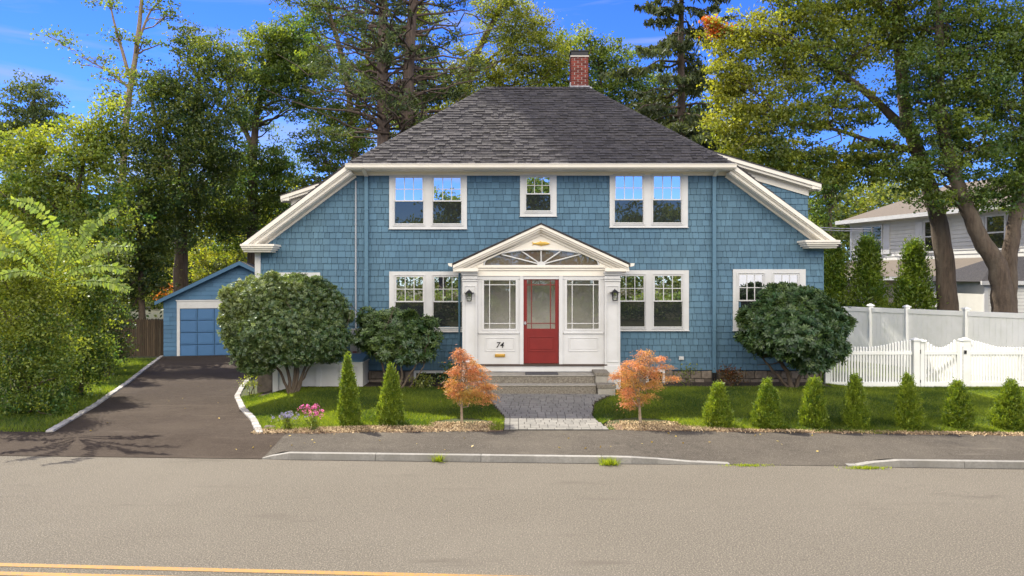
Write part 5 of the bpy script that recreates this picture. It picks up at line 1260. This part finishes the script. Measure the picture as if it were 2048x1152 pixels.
# Japanese maples
def jmaple(label, x, ybase, d, blobs, seed, stem):
    g = np.random.default_rng(seed); b = G(x, ybase, .15); root = thing('japanese_maple', label, 'tree', (b[0], b[1], .12), 'young laceleaf maples flanking the path'); d = b[1]
    mb = MB(); ccs = []
    for (px, py, rx, ry, hue) in blobs:
        c = P(px, py, d); r = np.array([rx, rx*.8, ry])*d/F; nc = max(5, int(rx*ry/22))
        dr = g.normal(size=(nc, 3)); dr /= np.linalg.norm(dr, axis=1)[:, None]; cc = c+dr*(g.uniform(0, 1, nc)**.5)[:, None]*r
        m = 75; off = g.normal(size=(nc, m, 3))*np.array([.06, .06, .022]); off[..., 2] -= np.abs(off[..., 0]+off[..., 1])*.35
        L_ = (cc[:, None]+off).reshape(-1, 3); out = off.reshape(-1, 3)*np.array([1, 1, 0])*8+np.array([0, 0, -.35])
        v, q = leafquads(L_, .046, g, .4, .22, axis=out, axw=.75)
        mb.add(v, q, var=np.clip(np.repeat(g.normal(.55, .2, nc), m)+g.normal(0, .15, nc*m), 0, 1), hue=np.clip(np.repeat(g.normal(hue, .2, nc), m)+g.normal(0, .1, nc*m), 0, 1)); ccs.append(cc)
    mb.build('foliage', mL_MAP, root)
    t = MB(); pp = [P(a, b_, d) for a, b_ in stem]; pp[0][2] = float(H(pp[0][0], d))-.03; t.tube(pp, np.linspace(.03, .012, len(pp)), 8)
    for cc in ccs:
        for k in range(min(3, len(cc))): j = g.integers(1, len(pp)); t.tube(wig(pp[j], cc[k], 5, .07, g), np.linspace(.010, .003, 5), 5, cap=False)
    t.build('trunk', mBARKL, root)
jmaple('orange laceleaf maple sapling left of the front path', 924, 846, 15,
       [(925, 715, 18, 16, .15), (935, 735, 26, 18, .2), (905, 745, 14, 12, .2), (955, 752, 24, 20, .3), (915, 770, 26, 18, .4), (970, 775, 22, 22, .35), (945, 785, 30, 20, .6), (925, 800, 26, 10, .6), (975, 795, 16, 12, .4), (920, 700, 8, 8, .1), (905, 785, 14, 10, .3)], 71, [(924, 846), (923, 815), (926, 780), (934, 745), (928, 715)])
jmaple('wider orange laceleaf maple sapling right of the front path', 1281, 846, 15,
       [(1290, 710, 20, 12, .15), (1275, 730, 36, 14, .2), (1320, 716, 18, 6, .15), (1255, 745, 28, 14, .3), (1300, 745, 26, 14, .45), (1235, 750, 16, 10, .1), (1280, 768, 40, 12, .6), (1315, 765, 24, 9, .5), (1250, 785, 24, 12, .15), (1290, 790, 26, 10, .6), (1262, 805, 20, 10, .2), (1345, 756, 14, 4, .3), (1325, 735, 20, 6, .25)], 72, [(1281, 846), (1279, 815), (1276, 780), (1278, 745), (1283, 715)])
# arborvitae
def arb_proto(seed, hgt, rad, label, loc, prof=.85, twin=False):
    g = np.random.default_rng(seed); root = thing('arborvitae', label, 'conifer', loc, 'young arborvitae along the pavement')
    mb = MB(); loc = np.array(loc); spr = [(0, 0, hgt, rad)] + ([(rad*.45, 0, hgt*.80, rad*.7)] if twin else [])
    for (ox, oy, hh, rr0) in spr:
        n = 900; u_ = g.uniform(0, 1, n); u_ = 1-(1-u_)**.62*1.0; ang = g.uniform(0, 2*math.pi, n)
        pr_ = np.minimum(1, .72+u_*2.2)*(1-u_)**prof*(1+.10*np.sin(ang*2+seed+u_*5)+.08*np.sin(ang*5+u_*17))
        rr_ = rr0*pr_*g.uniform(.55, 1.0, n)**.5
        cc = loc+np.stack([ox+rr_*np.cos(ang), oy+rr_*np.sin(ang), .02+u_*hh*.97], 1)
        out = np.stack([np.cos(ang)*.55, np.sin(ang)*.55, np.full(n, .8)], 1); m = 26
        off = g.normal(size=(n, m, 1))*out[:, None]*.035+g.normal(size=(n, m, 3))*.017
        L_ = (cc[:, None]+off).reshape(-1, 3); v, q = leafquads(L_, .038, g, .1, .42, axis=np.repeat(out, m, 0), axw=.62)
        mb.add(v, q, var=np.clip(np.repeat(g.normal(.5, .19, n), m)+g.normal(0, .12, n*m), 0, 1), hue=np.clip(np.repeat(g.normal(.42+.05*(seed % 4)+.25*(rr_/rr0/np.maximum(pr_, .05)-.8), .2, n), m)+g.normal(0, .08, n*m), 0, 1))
    mb.build('foliage', mL_ARB, root)
    t = MB(); t.tube([loc-[0, 0, .05], loc+[0, 0, hgt*.85]], [.022, .006], 8); t.build('trunk', mBARK, root); root.rotation_euler = (g.normal()*.035, g.normal()*.035, 0); return root
def gpos(x, y):
    z = .14
    for _ in range(6): p = G(x, y, z); z = float(H(p[0], p[1]))
    return (p[0], p[1], z)
pA = gpos(699, 850); sA = F/pA[1]
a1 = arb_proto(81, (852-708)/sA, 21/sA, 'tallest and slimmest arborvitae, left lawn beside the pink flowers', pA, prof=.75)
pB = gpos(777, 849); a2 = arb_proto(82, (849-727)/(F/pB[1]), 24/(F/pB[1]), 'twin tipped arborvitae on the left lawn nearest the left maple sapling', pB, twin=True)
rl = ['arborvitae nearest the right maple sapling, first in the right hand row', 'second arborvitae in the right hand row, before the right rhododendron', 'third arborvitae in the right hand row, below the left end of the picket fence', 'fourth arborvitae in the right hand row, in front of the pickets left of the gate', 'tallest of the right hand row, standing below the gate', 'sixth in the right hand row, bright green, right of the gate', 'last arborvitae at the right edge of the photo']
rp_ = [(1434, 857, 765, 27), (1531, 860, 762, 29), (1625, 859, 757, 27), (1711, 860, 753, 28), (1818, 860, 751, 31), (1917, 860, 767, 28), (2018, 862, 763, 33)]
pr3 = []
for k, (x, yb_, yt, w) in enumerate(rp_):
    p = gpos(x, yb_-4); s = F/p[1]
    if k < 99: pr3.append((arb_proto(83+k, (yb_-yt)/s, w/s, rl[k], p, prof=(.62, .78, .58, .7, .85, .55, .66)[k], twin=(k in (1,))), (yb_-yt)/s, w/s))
    else:
        src, h0, w0 = pr3[k % 3]; dup(src, p, rl[k], rotz=1.3*k, scale=(w/s/w0, w/s/w0, (yb_-yt)/s/h0))
# flowers & rocks
def flower(label, x, y, top, wpx, m, seed, cat='flowers', nm='flowering_plant'):
    g = np.random.default_rng(seed); p = np.array(gpos(x, y)); s = p[1]/F; hh = (y-top)*s; root = thing(nm, label, cat, p)
    mb = MB(); n = 16; st_ = MB(); fl_ = MB()
    for k in range(n):
        e = p+np.array([g.normal()*wpx*s*.45, g.normal()*.08, hh*g.uniform(.6, 1)]); b = p+g.normal(size=3)*[.04, .04, 0]; pth = wig(b, e, 5, .04, g); st_.tube(pth, .004, 4, cap=False)
        tt = g.uniform(0, .8, 16); c = np.stack([np.interp(tt, np.linspace(0, 1, 5), pth[:, q]) for q in range(3)], 1)+g.normal(size=(16, 3))*.02; v, q = leafquads(c, .07, g, .3, .25); mb.add(v, q, var=g.uniform(0, 1, 16), hue=g.uniform(.2, .9, 16))
        if m is not None: c = e+g.normal(size=(16, 3))*[.03, .03, .025]; v, q = leafquads(c, .03, g, .5, .9); fl_.add(v, q, var=g.uniform(0, 1, 16), hue=g.uniform(0, 1, 16))
    mb.build('leaves', mL_HEDGE, root); st_.build('stems', mL_HEDGE, root)
    if m is not None: fl_.build('blossoms', m, root)
flower('pink flowering phlox at the front of the left lawn', 626, 861, 812, 26, mPINK, 91)
flower('blue grey flowering plant left of the pink phlox', 576, 860, 825, 26, mBLUF, 92)
def rock(label, x, y, r, seed, nm='rock'):
    g = np.random.default_rng(seed); p = np.array(gpos(x, y)); mb = MB(); nu, nv = 10, 7; V = []
    for i_ in range(nv+1):
        for j_ in range(nu): a = math.pi*i_/nv; b = 2*math.pi*j_/nu; V.append(p+np.array([math.sin(a)*math.cos(b)*r, math.sin(a)*math.sin(b)*r*.8, math.cos(a)*r*.75])*(1+g.normal()*.07))
    mb.add(V, [(i_*nu+j_, i_*nu+(j_+1) % nu, (i_+1)*nu+(j_+1) % nu, (i_+1)*nu+j_) for i_ in range(nv) for j_ in range(nu)], smooth=True, var=g.random()); return tag(mb.build(nm, mSTONE), label, 'rock', 'stones at the bed corner')
rock('flat grey stone in the mulch at the driveway corner', 536, 858, .10, 1); rock('rounder stone touching the flat one, on its right', 545, 858, .09, 2)

# ------------------------------------------------------------------ hedge at the left
HG = 'overgrown shrubs left of the driveway'
def hb(name, label, d, blobs, seed, lm=mL_HEDGE, leaf=.062, cov=4.0, stems=((0, 0),)):
    bl = [PB(x, y, d+dd, rx, ry, hue) for (x, y, rx, ry, hue, dd) in blobs]
    b = P(blobs[0][0], 800, d); z = float(H(b[0], d))-.05
    tree(name, label, 'shrub', [([(b[0], d, z), (b[0]+.1, d, z+.8), (b[0]+.05, d, z+1.8)], .06, .02)], bl, leaf, cov, lm, mBARK, seed, HG, limbs=3, limb_r=.03, per=34, flat=.7, shell=.36)
hb('overgrown_shrub', 'bright leafy shrub filling the left edge of the picture', 16.2, [(30, 640, 90, 75, .65, 0), (70, 560, 85, 60, .75, .3), (10, 750, 80, 75, .35, 0), (90, 700, 70, 75, .45, 0), (80, 800, 60, 45, .25, 0), (20, 830, 60, 35, .25, 0), (20, 520, 70, 50, .7, .2)], 101)
hb('overgrown_shrub', 'leafy shrub in the middle of the hedge beside the cobble edging', 19.0, [(160, 650, 60, 70, .45, 0), (150, 570, 65, 55, .6, 0), (130, 740, 65, 60, .3, 0), (185, 720, 45, 50, .3, 0), (130, 800, 45, 35, .3, -.4), (195, 590, 40, 50, .4, 0), (120, 510, 60, 45, .55, 0)], 102, lm=mL_HEDGE, leaf=.068)
hb('overgrown_shrub', 'darker shrub at the far end of the hedge by the stockade fence', 24.0, [(215, 640, 42, 55, .25, 0), (225, 700, 32, 35, .2, 0), (205, 560, 45, 50, .35, 0), (175, 700, 40, 50, .2, 0), (225, 520, 32, 40, .35, 0), (190, 750, 25, 20, .2, 0)], 103, lm=mL_DARK, leaf=.08)
# compound-leaf fronds sticking out of the hedge
def frond_plant(label, fronds, d, seed):
    g = np.random.default_rng(seed); b = P(fronds[0][0][0], 800, d); root = thing('sumac_shrub', label, 'shrub', (b[0], d, float(H(b[0], d))), HG)
    for pts in fronds:
        lv = MB(); sm_ = MB()
        pp = np.array([P(x, y, d+g.uniform(-.3, .3)*0) for x, y in pts]); t = np.linspace(0, len(pp)-1, 28); idx = np.arange(len(pp)); dp = np.stack([np.interp(t, idx, pp[:, k]) for k in range(3)], 1)
        for _ in range(6): dp[1:-1] = (dp[:-2]+2*dp[1:-1]+dp[2:])/4
        dp[:, 1] += np.linspace(0, g.uniform(-.5, .3), 28)
        sm_.tube(dp, np.linspace(.014, .004, 28), 5, cap=False)
        tg = np.gradient(dp, axis=0); tg /= np.linalg.norm(tg, axis=1)[:, None]
        for k in range(4, 28):
            for sg in (-1, 1):
                up_ = np.array([0, 0, 1.]); sd = np.cross(tg[k], np.array([0, -1, .35])); sd = sd/np.linalg.norm(sd)*sg; l = g.uniform(.8, 1.15)*(.12*math.sin(math.pi*min(1, (k-3)/26))**.6+.04)
                dd = sd*.85+tg[k]*.35+np.array([0, 0, -.45])+g.normal(size=3)*.22; dd /= np.linalg.norm(dd); nrm = np.cross(dd, tg[k]); wv = np.cross(nrm, dd); wv /= np.linalg.norm(wv)
                o = dp[k]; lv.add([o, o+dd*l*.35+wv*l*.22, o+dd*l*.72+wv*l*.16, o+dd*l, o+dd*l*.72-wv*l*.16, o+dd*l*.35-wv*l*.22], [(0, 1, 2, 3, 4, 5)], var=g.uniform(.3, .9), hue=g.uniform(.3, 1))
        fr_ = sm_.build('frond', mL_BRIGHT, root); lv.build('leaflets', mL_BRIGHT, fr_)
frond_plant('sumac shrub with long arching bright fronds above the hedge', [
    [(110, 540), (130, 480), (105, 430), (75, 408), (50, 404)], [(110, 540), (135, 500), (175, 450), (210, 428), (228, 422)], [(115, 540), (170, 510), (215, 492), (268, 494)], [(100, 540), (70, 480), (30, 440), (-10, 418)], [(100, 540), (60, 490), (20, 460), (-20, 440)],
    [(110, 560), (160, 535), (210, 530), (240, 540)], [(110, 545), (120, 500), (115, 470), (90, 450)], [(100, 550), (50, 510), (10, 500), (-20, 500)], [(120, 545), (160, 490), (180, 460), (178, 440)], [(120, 570), (180, 560), (230, 565), (262, 580)], [(105, 560), (60, 540), (20, 545), (-20, 560)]], 15.4, 111)

# ------------------------------------------------------------------ lawn, mulch, weeds
def lawn_mask(X, Y):
    s = Ys(X); front = s+.42-.30*sm((X-3.2)/1.2)+.10*np.sin(X*1.7)+.05*np.sin(X*6.3)
    # bare mulch circle round the saplings
    c1 = np.hypot(X+.96, (Y-14.55)*1.3) > .62; c2 = np.hypot(X-2.5, (Y-14.5)*1.3) > .75
    path_ = (X < pathL(Y)-.02) | (X > pathR(Y)+.02)
    near = (np.abs(X-.85) < 1.25) & (Y > s+.05)       # grass reaches the pavement beside the path
    near &= (X < pathL(Y)-.02) | (X > pathR(Y)+.02)
    left = (X > XR(Y)+.17) & (X < .8) & (Y < np.where(X < -6.25, 18.9, 18.35))
    right = (X >= .8) & (Y < np.where(X > 8, 19.22, 18.45))
    return ((Y > front) | near) & path_ & (left | right) & c1 & c2
xs = np.linspace(-7.6, 14.5, 200)
# soil sheet under grass, mulch under the front strip and beds
ysl = np.linspace(13.8, 20.5, 50); mb = MB(); v = []
for y in ysl:
    for k in range(12):
        xl_ = XR(y)+.13; x = xl_+(-4.5-xl_)*k/11; v.append((x, y, float(H(x, y))+.002))
mb.add(v, [(a*12+b, a*12+b+1, (a+1)*12+b+1, (a+1)*12+b) for a in range(49) for b in range(11)], smooth=True); mb.build('lawn', mSOIL, kind='structure')
sheet('lawn', np.linspace(-4.5, -.17, 60), lambda x: float(Ys(x))+.05, lambda x: 18.5, 30, mSOIL, .003)
sheet('lawn', np.linspace(1.86, 15, 120), lambda x: float(Ys(x))+.05, lambda x: 19.3 if x > 8 else 18.5, 30, mSOIL, .003)
sheet('mulch_bed', np.linspace(-4.72, -.17, 60), lambda x: float(Ys(x))-.02+.03*math.sin(x*4), lambda x: float(Ys(x))+.62+.1*math.sin(x*1.7), 8, mMULB, .010)
sheet('mulch_bed', np.linspace(1.95, 15, 140), lambda x: float(Ys(x))-.02+.03*math.sin(x*4), lambda x: float(Ys(x))+.58-.30*float(sm((x-3.2)/1.2))+.1*math.sin(x*1.7), 8, mMULB, .010)
sheet('planting_bed', np.linspace(-6.5, -1.15, 40), lambda x: 18.3+.08*math.sin(x*3), lambda x: 19.4, 6, mBED, .008)
sheet('planting_bed', np.linspace(2.55, 8.05, 40), lambda x: 18.38+.08*math.sin(x*3), lambda x: 19.4, 6, mBED, .008)
def blades(X, Y, hgt, g, hue):
    n = len(X); Z = H(X, Y)+.003; a = g.uniform(0, 2*math.pi, n); w = g.uniform(.004, .008, n); h = hgt*g.uniform(.5, 1.3, n); le = g.normal(size=(n, 2))*.8*h[:, None]
    p0 = np.stack([X-np.cos(a)*w, Y-np.sin(a)*w, Z-.01], 1); p1 = np.stack([X+np.cos(a)*w, Y+np.sin(a)*w, Z-.01], 1); p2 = np.stack([X+le[:, 0], Y+le[:, 1], Z+h], 1)
    return np.stack([p0, p1, p2], 1).reshape(-1, 3), np.arange(3*n).reshape(n, 3)
g = np.random.default_rng(77); mb = MB()
def sown(x0, x1, y0, y1, n, mask, hgt):
    X = g.uniform(x0, x1, n); Y = g.uniform(y0, y1, n); m = mask(X, Y); X, Y = X[m], Y[m]
    pat = np.sin(X*2.1+np.sin(Y*3))*np.sin(Y*1.7+X*.6)
    v, q = blades(X, Y, hgt, g, .5); mb.add(v, q, var=np.clip(.5+.2*pat+g.normal(0, .2, len(X)), 0, 1), hue=np.clip(.45+.2*pat+g.normal(0, .22, len(X)), 0, 1))
sown(-7.6, 14.5, 13.7, 19.3, 620000, lawn_mask, .045)
sown(-7.6, 14.5, 13.9, 15.0, 60000, lawn_mask, .065)
sown(-16, -8.3, 13.9, 31, 130000, lambda X, Y: (X < XL(Y)-.16) & (X > XL(Y)-1.7), .08)
sown(8.2, 17, 19.4, 27, 150000, lambda X, Y: X > 8.2, .05)
tag(mb.build('grass', mGRASS, kind='stuff'), 'short green grass of the lawns', 'grass')
# wood chips
mb = MB(); n = 42000; X = g.uniform(-4.8, 15, n); Y = Ys(X)+g.uniform(-.12, .75, n)**1; 
m = ((X < pathL(Y)-.03) | (X > pathR(Y)+.05)); d_ = g.uniform(0, 1, n) < np.where(Y < Ys(X)+.0, .12, 1.0); m &= d_ & ((Y < Ys(X)+.5-.30*sm((X-3.2)/1.2)) | (np.hypot(X+.96, (Y-14.55)*1.3) < .66) | (np.hypot(X-2.5, (Y-14.5)*1.3) < .8))
m &= ~((np.abs(X-.85) < 1.25) & (g.uniform(0, 1, n) < .8))
X, Y = X[m], Y[m]; C_ = np.stack([X, Y, H(X, Y)+.018+g.uniform(0, .012, len(X))], 1); v, q = leafquads(C_, .045, g, 1.6, .4); mb.add(v, q, var=g.uniform(0, 1, len(X)))
tag(mb.build('wood_chips', mCHIP, kind='stuff'), 'pale wood chip mulch along the pavement', 'mulch')
# weeds by the kerb
def weed(label, x, y, n, r, hgt, seed):
    g2 = np.random.default_rng(seed); p = np.array(gpos(x, y)) if False else G(x, y, .02); mb = MB()
    X = p[0]+g2.normal(size=n)*r; Y = p[1]+g2.normal(size=n)*.035; a = g2.uniform(0, 2*math.pi, n); h = hgt*g2.uniform(.5, 1.2, n); le = g2.normal(size=(n, 2))*.6*h[:, None]
    p0 = np.stack([X-np.cos(a)*.006, Y-np.sin(a)*.006, np.zeros(n)], 1); p1 = np.stack([X+np.cos(a)*.006, Y+np.sin(a)*.006, np.zeros(n)], 1); p2 = np.stack([X+le[:, 0], Y+le[:, 1]-.02, h], 1)
    mb.add(np.stack([p0, p1, p2], 1).reshape(-1, 3), np.arange(3*n).reshape(n, 3), var=g2.uniform(.3, 1, n), hue=g2.uniform(.4, 1, n)); return tag(mb.build('weed_tuft', mGRASS), label, 'weeds', 'weeds growing in the kerb line')
weed('upright weed tuft at the kerb left of the path', 879, 920, 160, .05, .13, 1); weed('bushy weed tuft at the kerb right of the path', 1219, 927, 220, .065, .13, 2)
weed('low flat weeds where the long kerb sinks away', 1495, 929, 260, .16, .035, 3); weed('long low weeds at the start of the right kerb', 1730, 934, 380, .15, .045, 4)
# fallen leaves
mb = MB(); n = 60; X = g.uniform(-9, 6, n); Y = g.uniform(12.5, 14.2, n)+(X < -5)*g.uniform(0, 8, n); m = ((X > XL(Y)+.2) & (X < XR(Y)-.2)) | (Y < Ys(X)-.1); m &= (Y > Yk(X)+.25); X, Y = X[m], Y[m]
C_ = np.stack([X, Y, H(X, Y)+.02], 1); v, q = leafquads(C_, .05, g, 2.5, .8); mb.add(v, q, var=g.uniform(0, 1, len(X)), hue=g.uniform(0, 1, len(X))); tag(mb.build('fallen_leaves', mDLEAF, kind='stuff'), 'scattered fallen leaves on the driveway and pavement', 'leaves')

# ------------------------------------------------------------------ across the street (seen mirrored in the windows)
def far_tree(label, X, Y, hh, r, seed, hue=.4, lm=mL_GREEN):
    bl = [((X, Y, hh*.62), (r, r, hh*.30), hue, 0, 1), ((X+r*.4, Y, hh*.8), (r*.7, r*.7, hh*.18), hue, 0, 1), ((X-r*.5, Y, hh*.5), (r*.7, r*.7, hh*.2), hue, 0, 1)]
    tree('street_tree', label, 'tree', [([(X, Y, 0), (X+.2, Y, hh*.4), (X, Y, hh*.7)], .28, .08)], bl, .28, 2.2, lm, mBARK, seed, 'trees across the street', limbs=3)
for k, (X, Y, hh, r, lb) in enumerate([(-16, -24, 10, 4.5, 'leftmost tree across the street, mirrored in the windows'), (-6, -25, 11, 3.6, 'second tree from the left across the street, mirrored in the windows'), (1.5, -22, 13.5, 3.8, 'tall tree opposite the door, mirrored in the windows'), (11.5, -24, 10, 4.2, 'tree left of the white house across the street'), (-24, -22, 9, 5, 'tree at the far left across the street'), (34, -26, 9, 5, 'tree right of the white house across the street')]): far_tree(lb, X, Y, hh, r, 120+k)
fw = MB(); crown(fw, [((x, -60+g.uniform(-4, 4), 3.2), (7, 3, 4.2+g.uniform(-.6, 1)), .4) for x in np.arange(-110, 111, 9)], .4, 2.2, g); tag(fw.build('far_woods', mL_DARK, kind='stuff'), 'low belt of woods far across the street, mirrored in the glass', 'woods')
hg = [((x, -13.5+g.uniform(-.5, .5), .9), (1.9, 1.1, 1.1+g.uniform(-.2, .3)), .4, 0, 1) for x in np.arange(-30, 16, 2.6)]
tree('hedge', 'long clipped hedge across the street, mirrored low in the windows', 'hedge', [([(-8, -13.5, 0), (-8, -13.5, .5), (-8, -13.5, 1)], .05, .02)], hg, .2, 2.2, mL_GREEN, mBARK, 140)
mb = MB(); oh = thing('house_opposite', 'white gabled house across the street, mirrored in the right windows', 'house', (22, -26, 0))
mb.prism([(17.5, -.1), (26, -.1), (26, 4.8), (21.75, 7.6), (17.5, 4.8)], -34, -26); mb.build('wall', mWHITE, oh)
mb = MB()
for sg in (-1, 1): mb.prism([(21.75, 7.75), (21.75+sg*4.7, 4.65), (21.75+sg*4.7, 4.5), (21.75, 7.6)], -34.3, -25.7)
mb.build('roof', mROOF, oh)
for x_ in (18.6, 21.2, 23.8):
    for z_ in (1.0, 3.6): mb = MB(); mb.box(x_, x_+.9, -26, -25.95, z_, z_+1.3); mb.build('window', mSCREEN, oh)
